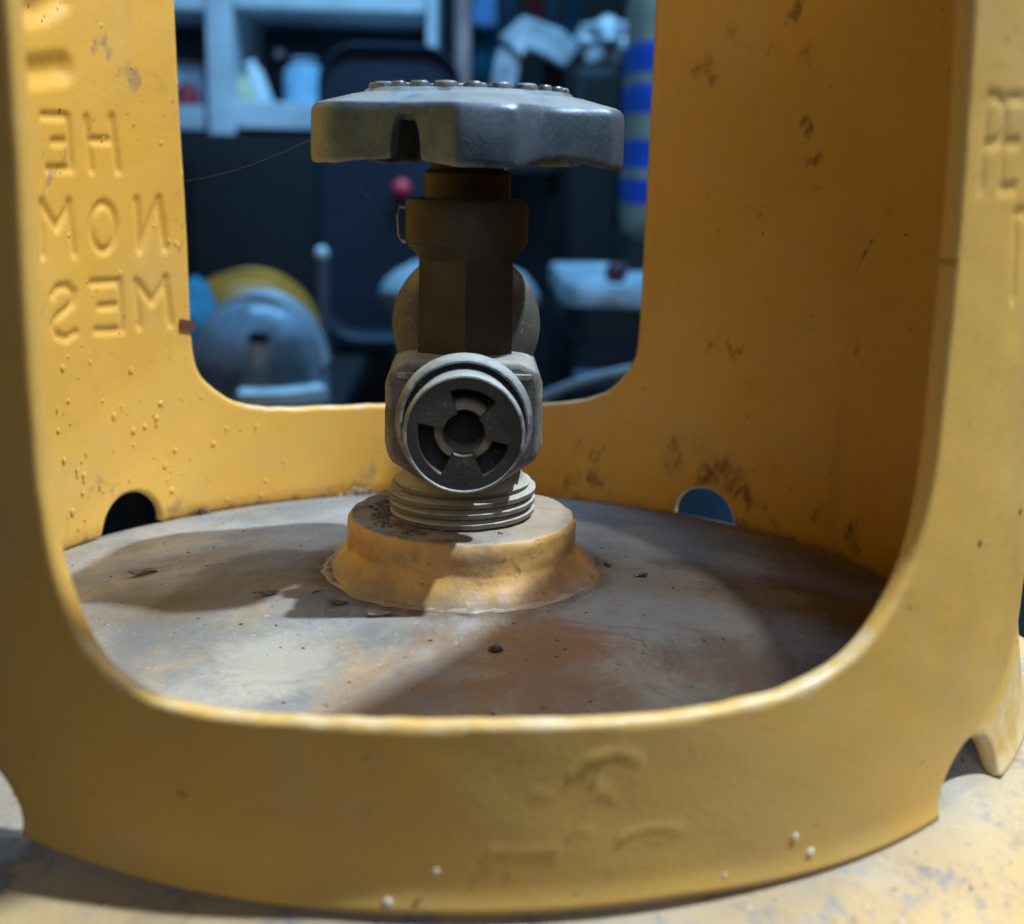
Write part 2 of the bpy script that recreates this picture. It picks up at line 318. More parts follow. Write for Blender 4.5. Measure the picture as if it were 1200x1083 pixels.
def stroke_h(strokes, w):
    h = np.zeros(AZ.shape)
    for s in strokes:
        s = np.array(s); c = s[0, 0]; X = np.radians(wrapdeg(AZ2, c)); Q = np.stack([np.radians(wrapdeg(s[:, 0], c)), s[:, 1]], 1)
        m = (np.abs(X) < 0.5); d = np.full(AZ.shape, 1e9)
        for a, b in zip(Q[:-1], Q[1:]):
            e = b-a; t = np.clip(((X[m]-a[0])*e[0] + (ZZ2[m]-a[1])*e[1])/(e@e + 1e-12), 0, 1)
            d[m] = np.minimum(d[m], np.hypot(X[m]-a[0]-e[0]*t, ZZ2[m]-a[1]-e[1]*t))
        t = np.clip(1 - d/w, 0, 1); h = np.maximum(h, t*t*(3-2*t))
    return h
LET_IN= [[(244.71, 0.9345), (240.83, 0.9355)], [(240.55, 0.9329), (240.27, 0.8329)], [(244.2, 0.8272), (240.29, 0.8274)], [(243.21, 0.8824), (240.66, 0.8842)], [(237.55, 0.9329), (237.04, 0.8257)], [(233.46, 0.9373), (232.74, 0.8242)], [(237.31, 0.8872), (233.09, 0.8888)], [(245.64, 0.7594), (245.93, 0.6492)], [(241.06, 0.7577), (240.57, 0.647)], [(245.41, 0.7546), (243.31, 0.704), (240.94, 0.7528)], [(233.62, 0.7006), (233.84, 0.6806), (234.32, 0.6639), (234.98, 0.6529), (235.74, 0.6495), (236.48, 0.6541), (237.07, 0.6659), (237.43, 0.6829), (237.51, 0.7027), (237.28, 0.7223), (236.8, 0.7388), (236.13, 0.7497), (235.37, 0.7534), (234.65, 0.7493), (234.06, 0.7378), (233.7, 0.7207), (233.62, 0.7006)], [(230.09, 0.7591), (229.88, 0.6478)], [(226.64, 0.7618), (225.82, 0.6483)], [(226.65, 0.7585), (229.78, 0.6503)], [(244.7, 0.5633), (243.89, 0.5785), (242.12, 0.5797), (241.01, 0.5653), (241.25, 0.5435), (242.63, 0.529), (244.17, 0.5168), (244.86, 0.4997), (244.35, 0.4785), (242.61, 0.4677), (241.09, 0.4779)], [(237.93, 0.5818), (233.43, 0.5805)], [(233.31, 0.5746), (233.23, 0.4721)], [(237.62, 0.4755), (233.24, 0.4701)], [(236.85, 0.5276), (233.33, 0.5265)], [(230.68, 0.5776), (230.43, 0.4736)], [(226.03, 0.581), (225.36, 0.4725)], [(230.54, 0.5755), (228.22, 0.526), (225.91, 0.577)]]
LOGO= [[(251.45, 1.0113), (245.54, 1.0211), (240.99, 1.033)], [(250.75, 1.1274), (244.22, 1.1456), (240.65, 1.1755)], [(233.59, 1.2849), (229.53, 1.3459)]]
LET_OUT= [[(38.51, 0.9618), (38.82, 0.8505)], [(38.51, 0.9618), (40.15, 0.9602), (40.9, 0.9497), (41.21, 0.9266), (40.7, 0.9091), (38.74, 0.9052)], [(41.13, 0.96), (41.58, 0.8527)], [(41.25, 0.9611), (43.5, 0.9629)], [(41.46, 0.9084), (43.62, 0.9093)], [(41.45, 0.8527), (43.9, 0.8537)], [(44.37, 0.8238), (45.95, 0.8234)], [(44.8, 0.8162), (45.71, 0.7124)]]
GRIME= [(141.4, 1.176, 0.0198), (131.9, 1.196, 0.0306), (129.5, 1.112, 0.0267), (144.8, 1.087, 0.0283), (134.9, 1.129, 0.0117), (128.6, 0.956, 0.0192), (127.5, 0.881, 0.0231), (125.8, 0.84, 0.0153), (138.2, 0.443, 0.0249), (141.4, 0.447, 0.0251), (117.4, 0.675, 0.0093), (117.2, 0.644, 0.0093), (140.8, 0.125, 0.0557), (146.5, 0.143, 0.0391), (136.5, 0.127, 0.0464), (134.1, 0.081, 0.0336), (158.7, 0.061, 0.0224), (163.5, 0.064, 0.0316), (160.2, 0.127, 0.0224), (116.9, 0.488, 0.0113), (115.4, 0.435, 0.0113), (121.2, 0.087, 0.0279), (114.5, 0.056, 0.0348), (107.3, 0.033, 0.041), (130.3, 0.051, 0.0249)]
GRIME2= [(234.7, 1.084, 0.022), (230.5, 1.027, 0.0263), (223.5, 0.963, 0.0136), (223.7, 0.719, 0.0139), (223.3, 0.65, 0.012), (237.8, 0.123, 0.0234), (226.5, 0.017, 0.0248), (243.7, 0.815, 0.0215), (241.8, 0.842, 0.0217), (197.0, 0.016, 0.036), (195.0, 0.042, 0.0315), (222.3, -0.002, 0.0211)]
PIM= [(234.4, 1.1282), (228.46, 1.0562), (228.29, 0.9796), (229.19, 0.894), (225.91, 0.886), (242.33, 0.9511), (236.5, 0.957), (232.73, 0.7931), (231.03, 0.7724), (227.47, 0.701), (241.36, 0.6882), (224.23, 0.6606), (225.15, 0.665), (223.84, 0.6545), (233.23, 0.5994), (238.76, 0.5866), (240.17, 0.5586), (237.89, 0.5536), (242.63, 0.4285), (243.63, 0.4064), (238.89, 0.4072), (232.13, 0.3756), (227.48, 0.2869), (233.95, 0.2959), (235.31, 0.2755), (232.15, 0.2329), (228.27, 0.2538), (225.41, 0.1675), (230.15, 0.2378), (240.29, 0.2031), (244.26, 0.201), (242.09, 0.1719), (240.94, 0.156), (238.22, 0.1203), (241.26, 0.1155), (233.09, 0.1169), (226.85, 0.0996), (226.22, 0.07), (222.97, 0.1422), (208.14, 0.1023), (208.02, 0.0863), (209.7, 0.0353), (205.96, 0.1416), (211.04, 0.0559), (217.25, 0.0232), (211.78, 0.0102), (212.34, 0.2002), (217.08, 0.2043), (202.99, 0.176), (245.02, 0.2706), (244.96, 0.3177), (242.92, 0.3309), (237.06, 0.3156), (226.24, 0.119), (232.26, 0.1985), (227.18, 0.1343), (220.34, 0.4148), (219.19, 0.1698), (206.04, 0.0423), (243.26, 0.0798), (242.36, 0.0362)]
WD= [(-4.59, 0.0127), (-1.36, 0.0564), (26.8, 0.0211), (25.21, 0.0496), (19.34, 0.0185), (44.82, 0.3805), (46.38, 0.0511), (16.5, 0.0909), (54.35, 0.3914)]
disp = 0.0070*stroke_h(LET_IN, 0.0140) + 0.014*stroke_h(LOGO[:2], 0.046) - 0.0042*stroke_h(LET_OUT, 0.0092)
RUNS = (([(8.9, 0.196), (10.2, 0.202), (11.6, 0.198), (12.0, 0.186)], 0.007, 0.006), ([(9.2, 0.166), (9.5, 0.156), (9.1, 0.145), (8.5, 0.130), (8.2, 0.112)], 0.006, 0.005), ([(11.4, 0.086), (12.8, 0.095), (14.6, 0.094), (15.6, 0.087)], 0.008, 0.006), ([(12.6, 0.082), (11.9, 0.066), (11.2, 0.050), (10.9, 0.040)], 0.005, 0.003), ([(2.6, 0.075), (3.8, 0.080), (5.0, 0.078), (6.8, 0.080)], 0.006, 0.004), ([(3.8, 0.07), (3.7, 0.058), (3.6, 0.046)], 0.005, 0.003), ([(7.2, 0.098), (8.0, 0.101), (9.0, 0.100)], 0.005, 0.003), ([(5.0, 0.15), (5.6, 0.155), (6.0, 0.15)], 0.005, 0.003), ([(7.8, 0.175), (8.3, 0.186), (9.1, 0.194), (10.0, 0.196)], 0.005, 0.004), ([(12.0, 0.184), (12.3, 0.172), (12.0, 0.165)], 0.004, 0.003), ([(15.2, 0.083), (14.2, 0.079), (13.2, 0.081)], 0.004, 0.003), ([(9.6, 0.150), (10.4, 0.146), (10.8, 0.135)], 0.004, 0.003), ([(2.4, 0.082), (2.2, 0.066), (2.6, 0.052)], 0.004, 0.003), ([(6.4, 0.088), (6.7, 0.076), (6.5, 0.062)], 0.004, 0.002))
def jit(P):
    return [(a + 0.25*noise.noise(Vector((a*2.1, z*35, 1))), z + 0.004*noise.noise(Vector((a*2.1, z*35, 7)))) for a, z in P]
for P, w, d in RUNS: disp += 0.52*d*stroke_h([jit([tuple(q) for q in smooth_poly(P, 4)[:-4]])], 0.0075)*(0.6 + 0.4*np.sin(AZ2*9 + ZZ2*150))
# foot flares out a little beside the right-hand notch and has a faint lip all round
zc = np.interp(wrapdeg(AZ2, 48), [-3, 0, 16, 40, 60], [0, 0.088, 0.158, 0.16, 0.0], left=0, right=0)
disp += 0.17*np.maximum(0, zc - ZZ2)
disp += 0.006*np.clip(1 - ZZ2/0.035, 0, 1)**2
# slow waviness of the pressed sheet
wv = np.zeros(AZ.shape)
for n_, m_, p_, q_ in ((3, 1.1, 0.4, 0.0), (5, 2.3, 1.9, 0.0), (9, 3.1, 4.0, 0.0), (14, 5.0, 2.2, 0.0), (23, 8, 1.2, 0), (31, 13, 5.2, 0)): wv += np.sin(np.radians(AZ2)*n_ + p_ + m_*ZZ2*2)*np.cos(m_*ZZ2*3 + p_)*(0.0040/(1+n_*0.5))
disp += wv
zb = np.interp(wrapdeg(AZ2, 0), [-60, -34, -20, 0, 16, 23, 31, 41, 55, 75], [0, 0.003, -0.001, 0.003, 0.005, -0.002, -0.007, -0.010, -0.014, -0.008])
ZF = ZZ2 + zb*np.clip(1 - ZZ2/0.2, 0, 1)
# ragged little dents on the cut edges
rag = np.array([noise.noise(Vector((sin(math.radians(a))*26, cos(math.radians(a))*26, 0.3))) for a in az])[:, None]
ZF = ZF + np.where(edge, 0.0022*rag, 0)
def gauss(lst):
    g = np.zeros(AZ.shape)
    for a_, z_, s_ in lst:
        s_ *= 0.85; g = np.maximum(g, np.exp(-((np.radians(wrapdeg(AZ2, a_)))**2 + (ZZ2-z_)**2)/(2*s_*s_)))
    return g
wx = 0.012*np.sin(ZZ2*61 + AZ2*0.83) + 0.009*np.sin(AZ2*2.1 + ZZ2*23) + 0.006*np.sin(ZZ2*140 + AZ2*3.7); wz = 0.014*np.sin(AZ2*1.27 + ZZ2*37) + 0.008*np.sin(AZ2*3.1 - ZZ2*88)
AZ2_, ZZ2_ = AZ2, ZZ2; AZ2, ZZ2 = AZ2 + np.degrees(wx), ZZ2 + wz
GRIME += [(random.uniform(104, 170), abs(random.gauss(0, 0.09)), random.uniform(0.004, 0.011)) for _ in range(34)] + [(random.uniform(108, 148), random.uniform(0.2, 1.25), random.uniform(0.003, 0.008)) for _ in range(22)]
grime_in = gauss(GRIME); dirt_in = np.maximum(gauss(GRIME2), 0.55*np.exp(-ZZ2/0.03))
AZ2, ZZ2 = AZ2_, ZZ2_
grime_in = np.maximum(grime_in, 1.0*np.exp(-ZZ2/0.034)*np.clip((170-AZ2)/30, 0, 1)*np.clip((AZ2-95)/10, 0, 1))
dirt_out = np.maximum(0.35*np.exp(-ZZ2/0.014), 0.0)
lit_wear = np.exp(-np.maximum(D, 0)/0.010)*np.where(ZZ2 < 0.34, 1.0, 0.25)  # lower edges paler: the light they catch is painted in, plus chips
foot = 1.0*np.clip((zc - ZZ2)/0.03, 0, 1)  # foot painted paler below the flare line
idx = -np.ones(AZ.shape, int); used = cnt > 0; idx[used] = np.arange(used.sum()); NV = int(used.sum())
Aq, Zq, dq = np.radians(AZ2[used]), ZF[used], disp[used]
def cylpts(r): return np.stack([r*np.sin(Aq), -r*np.cos(Aq), Zq], 1)
Vo, Vi = cylpts(1 + dq), cylpts(1 - T + dq)
ii, jj = np.nonzero(kept); i2 = (ii+1) % NA
q = np.stack([idx[ii, jj], idx[i2, jj], idx[i2, jj+1], idx[ii, jj+1]], 1)
eg = np.concatenate([q[:, [0, 1]], q[:, [1, 2]], q[:, [2, 3]], q[:, [3, 0]]])
key = eg.min(1)*NV + eg.max(1); u, inv, ct = np.unique(key, return_inverse=True, return_counts=True)
bd = eg[ct[inv] == 1]
# rounded rim: two extra loops pushed a little into the opening
ux = np.where(edge, -ga/gn, 0)[used]; uz = np.where(edge, -gz/gn, 0)[used]
zero = (np.abs(ux)+np.abs(uz)) < 1e-6; uz[zero & (Zq < 0.1)] = -1; uz[zero & (Zq >= 0.1)] = 1
e_ = 0.0055
def mid(fr):
    r = 1 - T*fr + dq; a_ = Aq + ux*e_; z_ = Zq + uz*e_
    return np.stack([r*np.sin(a_), -r*np.cos(a_), z_], 1)
bidx = np.unique(bd); rem = -np.ones(NV, int); rem[bidx] = np.arange(len(bidx)); nb = len(bidx)
V = np.concatenate([Vo, Vi, mid(0.22)[bidx], mid(0.78)[bidx]])*S
M1, M2 = 2*NV + rem, 2*NV + nb + rem
a_, b_ = bd[:, 0], bd[:, 1]
F = np.concatenate([q, q[:, ::-1] + NV, np.stack([b_, a_, M1[a_], M1[b_]], 1), np.stack([M1[b_], M1[a_], M2[a_], M2[b_]], 1), np.stack([M2[b_], M2[a_], a_+NV, b_+NV], 1)])
me = bpy.data.meshes.new('collar'); me.vertices.add(len(V)); me.vertices.foreach_set('co', V.astype(np.float32).ravel())
me.loops.add(F.size); me.loops.foreach_set('vertex_index', F.astype(np.int32).ravel())
me.polygons.add(len(F)); me.polygons.foreach_set('loop_start', np.arange(0, F.size, 4, dtype=np.int32)); me.update(calc_edges=True); me.validate()
me.polygons.foreach_set('use_smooth', np.ones(len(F), bool))
for nm, fo, fi in (('grime', 0*D, grime_in), ('dirt', dirt_out, dirt_in), ('lit_edge_wear', np.maximum(lit_wear, foot), lit_wear), ('outer', 1+0*D, 0*D)):
    at = me.attributes.new(nm, 'FLOAT', 'POINT'); o_, i_ = fo[used], fi[used]
    rim = np.where(ZZ2[used][bidx] < 0.30, 1.0, 0.3) if nm == 'lit_edge_wear' else 0.5*(o_+i_)[bidx]
    at.data.foreach_set('value', np.concatenate([o_, i_, rim, rim]).astype(np.float32))
me.materials.append(YEL)
collar = link(bpy.data.objects.new('collar', me), cyl)
rim_ = MB(); rim_.grid([[Vector(((1.0-T/2+0.045*cos(t))*sin(a), -(1.0-T/2+0.045*cos(t))*cos(a), H + 0.04 + 0.045*sin(t))) for a in np.linspace(0, 2*pi, 128, endpoint=False)] for t in np.linspace(0, 2*pi, 14, endpoint=False)], close=True)
rim_.build('rolled_rim', YEL, collar, scale=S)
# paint bumps on the inner face, runs and splashes on the outer face
def onring(a, z, r): return Vector((r*sin(rad(a)), -r*cos(rad(a)), z))
def in_hole(a, z): return D[int(round(a/360*NA)) % NA, min(NZ, int(round(z/H*NZ)))] < 0.012
mb = MB()
def bump_at(a, z, r, w, h, d):
    n = onring(a, 0, 1 if r > 0.99 else -1).normalized(); t = Vector((cos(rad(a)), sin(rad(a)), 0))
    M = Matrix((t, n, Vector((0, 0, 1)))).transposed()
    return onring(a, z, r), (w, d, h), M
for a, z in PIM:
    if in_hole(a, z): continue
    z = max(z, 0.02); w = random.choice((0.0034, 0.004, 0.0048, 0.006, 0.0074)); c, r3, M = bump_at(a, z, 1-T, w, w*random.uniform(0.9, 1.5), w*0.55)
    mb.blob(c, r3, 8, 6, 0.3, random.random()*9, M)
    if random.random() < 0.22: mb.blob(c - Vector((0, 0, w*1.8)), (r3[0]*0.6, r3[1]*0.6, r3[2]*1.5), 8, 6, 0.3, random.random()*9, M)
for k in range(70):
    a, z = random.uniform(216, 246), random.uniform(0.05, 1.2)
    w = random.uniform(0.0016, 0.0032); c, r3, M = bump_at(a, z, 1-T, w, w*1.3, w*0.5)
    if not in_hole(a, z): mb.blob(c, r3, 6, 4, 0.2, k, M)
tag(mb.build('paint_bump', YEL, collar, scale=S), kind='stuff')
WHITE = plain('dried_pale_splash', (0.66, 0.62, 0.50), 0.5)
for k, (a, z) in enumerate(WD[:5]):
    w = (0.0062, 0.0036, 0.0056, 0.0046, 0.003)[k]
    c, r3, M = bump_at(a, z, 1.003, w, w*1.15, w*0.5); MB().blob(c, r3, 12, 8, 0.35, k, M).build('pale_splash', WHITE, collar, scale=S)
for k, (a, z) in enumerate(WD[5:7] + WD[8:9]):
    c, r3, M = bump_at(a, z, 1.0, 0.004, 0.006, 0.002); MB().blob(c, r3, 8, 6, 0.4, k, M).build('chip_mark', BLACK, collar, scale=S)
# --- boss welded to the dome
prof = [(0.265, zdome(0.265)-0.012), (0.252, 0.114), (0.2445, 0.1215), (0.2355, 0.131), (0.2270, 0.1405), (0.2215, 0.1485), (0.2170, 0.157), (0.2165, 0.17), (0.2165, 0.192), (0.2155, 0.204), (0.2130, 0.2105), (0.209, 0.2145), (0.20, 0.2155), (0.17, 0.216), (0.12, 0.2155), (0.08, 0.2155), (0.06, 0.2155)]
bs = MB(); rows = []
for r, z in smooth_poly(prof, 4)[:-7]:
    rows.append([Vector(((r + k_)*sin(t), -(r + k_)*cos(t), z + 0.4*k_)) for t in np.linspace(0, 2*pi, 120, endpoint=False) for k_ in [0.011*noise.noise(Vector((sin(t)*3.2, cos(t)*3.2, z*14)))*min(1, max(0.03, (0.160-z)/0.03)) + 0.0035*noise.noise(Vector((sin(t)*8, cos(t)*8, z*40)))]])
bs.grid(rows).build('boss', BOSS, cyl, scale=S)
wb = MB(); rows = []
for t in np.linspace(0, 2*pi, 160, endpoint=False):
    r = 0.252 + 0.008*noise.noise(Vector((sin(t)*2.4, cos(t)*2.4, 2))) ; k = 0.009*(1 + 0.9*noise.noise(Vector((sin(t)*9, cos(t)*9, 7))))
    rows.append([Vector(((r + k*cos(p)*1.3)*sin(t), -(r + k*cos(p)*1.3)*cos(t), zdome(r) + k*sin(p)*0.5)) for p in np.linspace(0, 2*pi, 8, endpoint=False)])
wb.grid(rows, close=True).build('weld_bead', BOSS, cyl, scale=S)

# ------------------------------------------------------------------ valve
# body: cross block with a round shoulder behind the hexagonal stem column
vb = MB()
blk = []      # silhouette seen from the front
for x, z in ((-0.137, 0.355), (-0.139, 0.40), (-0.139, 0.485), (-0.130, 0.508), (-0.100, 0.528), (0.100, 0.528), (0.130, 0.512), (0.139, 0.488), (0.139, 0.40), (0.137, 0.362), (0.125, 0.345), (0.06, 0.30), (-0.06, 0.30), (-0.125, 0.34)): blk.append((x, z))
XZ = Matrix(((1, 0, 0, 0), (0, 0, 1, 0), (0, 1, 0, 0), (0, 0, 0, 1)))       # prism plane -> x,z ; extrude along y
vb.prism(blk, 0.11, -0.135, XZ, 0.0)
valve = vb.build('valve', BRASS, cyl, scale=S, angle=25)
bev = valve.modifiers.new('round', 'BEVEL'); bev.width = 0.0016; bev.segments = 3; bev.limit_method = 'ANGLE'; bev.angle_limit = rad(22)
YAX = Matrix(((1, 0, 0, 0), (0, 0, 1, 0), (0, -1, 0, 0), (0, 0, 0, 1)))      # lathe axis z -> -... y
KY = 1.0
def lathe_y(prof, cx, cz, n=72):       # prof: (radius, y) pairs, axis along y through (cx, cz)
    m_ = MB(); m_.grid([[Vector((cx + r*KY*sin(2*pi*j/n), y, cz + r*KY*cos(2*pi*j/n))) for j in range(n)] for r, y in prof]); return m_
sh = lathe_y([(0.001, 0.16)] + [(0.1400*sin(u)**0.62, 0.072 + 0.105*cos(u)) for u in np.linspace(0.05, pi-0.05, 30)] + [(0.001, -0.07)], 0.002, 0.566)
sh.build('shoulder', BRASS, valve, scale=S)
hexc = []
for z, r in ((0.49, 0.0985), (0.60, 0.0975), (0.693, 0.0965), (0.7, 0.098), (0.713, 0.106), (0.722, 0.110)):
    row = []
    for j in range(72):
        t = 2*pi*j/72; m = ((t + pi/6) % (pi/3)) - pi/6; hx = r*cos(pi/6)/cos(((t) % (pi/3)) - pi/6)
        k = min(1, max(0, (z-0.693)/0.025)); row.append(Vector(((hx*(1-k) + r*k)*sin(t), -(hx*(1-k) + r*k)*cos(t), z)))
    hexc.append(row)
MB().grid(hexc).build('stem_column', DARKM, valve, scale=S, angle=28)
MB().lathe([(0.06, 0.715), (0.108, 0.7195), (0.1105, 0.725), (0.1115, 0.732), (0.1115, 0.792), (0.108, 0.799), (0.100, 0.8015), (0.05, 0.8015)], 72).build('gland_nut', DARKM, valve, scale=S)
MB().lathe([(0.078, 0.80), (0.078, 0.845), (0.074, 0.85), (0.066, 0.853), (0.066, 0.95)], 48).build('spindle', mat_metal('brown_spindle', (0.022, 0.014, 0.010), (0.040, 0.025, 0.016), 0.3, (0.2, 0.16, 0.12), 0.2, 0.5, 0.7, 0.35, 0.15, 0.1), valve, scale=S)
cl = MB().tube([onring(-80, 0.782, 0.110), onring(-88, 0.785, 0.120), onring(-88, 0.770, 0.124), onring(-88, 0.735, 0.122), onring(-84, 0.725, 0.116), onring(-78, 0.722, 0.110)], 0.0035, 8)
cl.build('wire_clip', WHEEL, valve, scale=S)
for sx in (-1, 1):
    lg = MB().box((sx*0.134, -0.045, 0.395), (0.009, 0.030, 0.034), None, 0.005); lg.build('lug', BRASS, valve, scale=S)
MB().box((0, -0.137, 0.50), (0.118, 0.004, 0.006), None, 0.003).build('casting_seam', BRASS, valve, scale=S)
# threaded neck: a true helix of four turns
nk = MB(); rows = []; pitch = 0.0195
def ridge(u):
    u = u % 1.0; w = abs(u-0.5)*2; return 0.0145*min(1, max(0, (0.78-w)/0.34))
for z in np.linspace(0.212, 0.283, 72):
    rows.append([Vector((r*sin(t), -r*cos(t), z)) for t in np.linspace(0, 2*pi, 96, endpoint=False) for r in [0.1215 + 0.05*(z-0.212)*(1 if z < .25 else 0.9) + ridge((z - 0.214)/pitch - t/(2*pi))*(1 if z < 0.272 else 0.3)]])
rows += [[Vector((r*sin(t), -r*cos(t), z)) for t in np.linspace(0, 2*pi, 96, endpoint=False)] for r, z in ((0.122, 0.286), (0.112, 0.296), (0.10, 0.32), (0.09, 0.345))]
nk.grid(rows).build('threaded_neck', NUTM, valve, scale=S, angle=60)
# outlet facing the viewer
OX, OZ, OK_ = 0.001, 0.4295, 1.045
KY = OK_
ol = lathe_y([(0.085, -0.03), (0.090, -0.10), (0.092, -0.158), (0.103, -0.166), (0.1105, -0.174), (0.1138, -0.178), (0.1142, -0.190), (0.1130, -0.199), (0.1095, -0.2065), (0.1050, -0.2095), (0.1015, -0.2080), (0.1000, -0.203), (0.0995, -0.178), (0.0880, -0.176), (0.0880, -0.232), (0.0880, -0.252), (0.0910, -0.262), (0.0960, -0.268), (0.0972, -0.278), (0.0968, -0.290), (0.0945, -0.2960), (0.0920, -0.2970), (0.0908, -0.2955), (0.0905, -0.290), (0.0905, -0.20), (0.001, -0.20)], OX, OZ, 96)
ol.build('outlet', GREYP, valve, scale=S)
# three-tab plastic insert: ring plus tabs, extruded
ring_o, ring_i, tab_r = 0.0903, 0.0725, 0.0335
tabs = [(17, 31), (137, 33), (268, 32)]     # centre angle, width at the ring in degrees (tabs taper inwards)
pts_in = []
for a in np.arange(0, 360, 1.0):
    r = ring_i
    for k_, (c, w) in enumerate(tabs):
        dd = abs((a - c + 180) % 360 - 180)
        for rr in np.linspace(tab_r, ring_i, 40):
            half = (0.0150 + 0.0105*(rr - tab_r)/(ring_i - tab_r)) if k_ == 2 else (0.0155 + 0.0195*(rr - tab_r)/(ring_i - tab_r))
            if rr*sin(rad(min(dd, 89))) <= half and dd < 80: r = min(r, rr); break
    pts_in.append(r)
def ringrow(rs, y): return [Vector((OX + r*KY*cos(rad(a)), y, OZ + r*KY*sin(rad(a)))) for a, r in zip(np.arange(0, 360, 1.0), rs)]
o_ = [ring_o]*360
ins = MB().grid([ringrow(o_, -0.270), ringrow(o_, -0.2940), ringrow([r+0.0016 for r in pts_in], -0.2940), ringrow(pts_in, -0.2922), ringrow(pts_in, -0.270)], close=True)
ins.build('outlet_insert', RUBBER, valve, scale=S, angle=40)
lathe_y([(0.0335, -0.205), (0.0335, -0.262), (0.036, -0.2665), (0.0465, -0.2665), (0.0495, -0.262), (0.0495, -0.205)], OX, OZ).build('inner_tube', TUBEM, valve, scale=S)
lathe_y([(0.0335, -0.2005), (0.001, -0.2015)], OX, OZ).build('bore', BLACK, valve, scale=S)

# handwheel: hollow five-lobed casting with an arched slot in one scallop
LOBES = [(6, 10.5), (68, 7.5), (140, 10), (212, 10), (294.5, 11.5)]      # lobe centre and half width, degrees from the front
def wheel_r(a):
    best = None
    for i, (c, w) in enumerate(LOBES):
        dd = (a - c + 180) % 360 - 180
        if best is None or abs(dd) < abs(best[0]): best = (dd, i)
    dd, i = best; w = LOBES[i][1]; nx = LOBES[(i + (1 if dd > 0 else -1)) % 5]
    gap = abs(((nx[0] - LOBES[i][0] + 180) % 360) - 180)/2; f = abs(dd)
    if f <= w: return 0.2815 - 0.0025*(f/w)**4
    u = min(1, (f - w)/max(1, gap + (w - nx[1])/2 - w)); return 0.279 - (0.040 if 296 < a % 360 or a % 360 < 5 else 0.047)*(1 - (1 - u)**2)
azs = sorted(set(np.round(np.arange(0, 360, 1.0), 3)) | set(np.round(np.arange(326, 344, 0.25), 3)))
ZB, ZT = 0.860, 0.961
def zlow(a):
    t = abs(((a - 335.0 + 180) % 360) - 180)/7.2
    arch = 0.080*math.sqrt(max(0, 1 - t**2.4)) if t < 1 else 0
    scal = 0.010*max(0, (0.281 - wheel_r(a))/0.04)
    return ZB + max(arch, scal) + 0.0025*noise.noise(Vector((sin(rad(a))*7, cos(rad(a))*7, 0)))
rs = [sum(wheel_r(a + k) for k in (-1.2, -0.6, 0, 0.6, 1.2))/5 for a in azs]
zl = [zlow(a) for a in azs]
def wrow(fr, fz): return [Vector((fr(r)*sin(rad(a)), -fr(r)*cos(rad(a)), fz(b))) for a, r, b in zip(azs, rs, zl)]
rows = [wrow(lambda r: 0.060, lambda b: 0.90), wrow(lambda r: 0.09, lambda b: 0.935), wrow(lambda r: r-0.05, lambda b: 0.941), wrow(lambda r: r-0.026, lambda b: 0.9405), wrow(lambda r: r-0.022, lambda b: min(b+0.008, 0.94)), wrow(lambda r: r-0.018, lambda b: b), wrow(lambda r: r-0.005, lambda b: b-0.001), wrow(lambda r: r-0.001, lambda b: b+0.004), wrow(lambda r: r, lambda b: b+0.012)]
rows += [wrow(lambda r: r, lambda b: 0.5*(b+ZT-0.015)), wrow(lambda r: r-0.001, lambda b: ZT-0.017), wrow(lambda r: r-0.0035, lambda b: ZT-0.009), wrow(lambda r: r-0.009, lambda b: ZT-0.003), wrow(lambda r: r-0.017, lambda b: ZT+0.0005)]
rows += [wrow(lambda r: (r-0.017)*0.6+0.188*0.4, lambda b: ZT+0.008), wrow(lambda r: (r-0.017)*0.25+0.188*0.75, lambda b: ZT+0.0150), wrow(lambda r: 0.186, lambda b: ZT+0.0185), wrow(lambda r: 0.182, lambda b: ZT+0.0235), wrow(lambda r: 0.175, lambda b: ZT+0.025), wrow(lambda r: 0.10, lambda b: ZT+0.026), wrow(lambda r: 0.001, lambda b: ZT+0.0262)]
hw = MB().grid(rows).build('handwheel', WHEEL, valve, scale=S, angle=50)
# raised cast marks round the wheel top
mk = None
k = 0
for ring, n in ((0.163, 22), (0.128, 16), (0.085, 9)):
    for j in range(n):
        t = 360*j/n + n*3.1
        w = 0.014 + 0.003*((j*7) % 3 - 1)
        if mk is None:
            m_ = MB(); m_.grid([[Vector(((1+0.27*cos(p))*cos(u), (0.8+0.27*cos(p))*sin(u), 0.62*sin(p))) for u in np.linspace(0, 2*pi, 18, endpoint=False)] for p in np.linspace(0, 2*pi, 8, endpoint=False)], close=True)
            mk = m_.build('raised_mark', WHEEL, valve, scale=S*0.014); o = mk
        else:
            o = mk.copy(); C.objects.link(o)
        o.location = onring(t, ZT+0.0262, ring)*S; o.rotation_euler = (0, 0, rad(t)); s_ = w/0.014; o.scale = (s_, s_, 1); k += 1
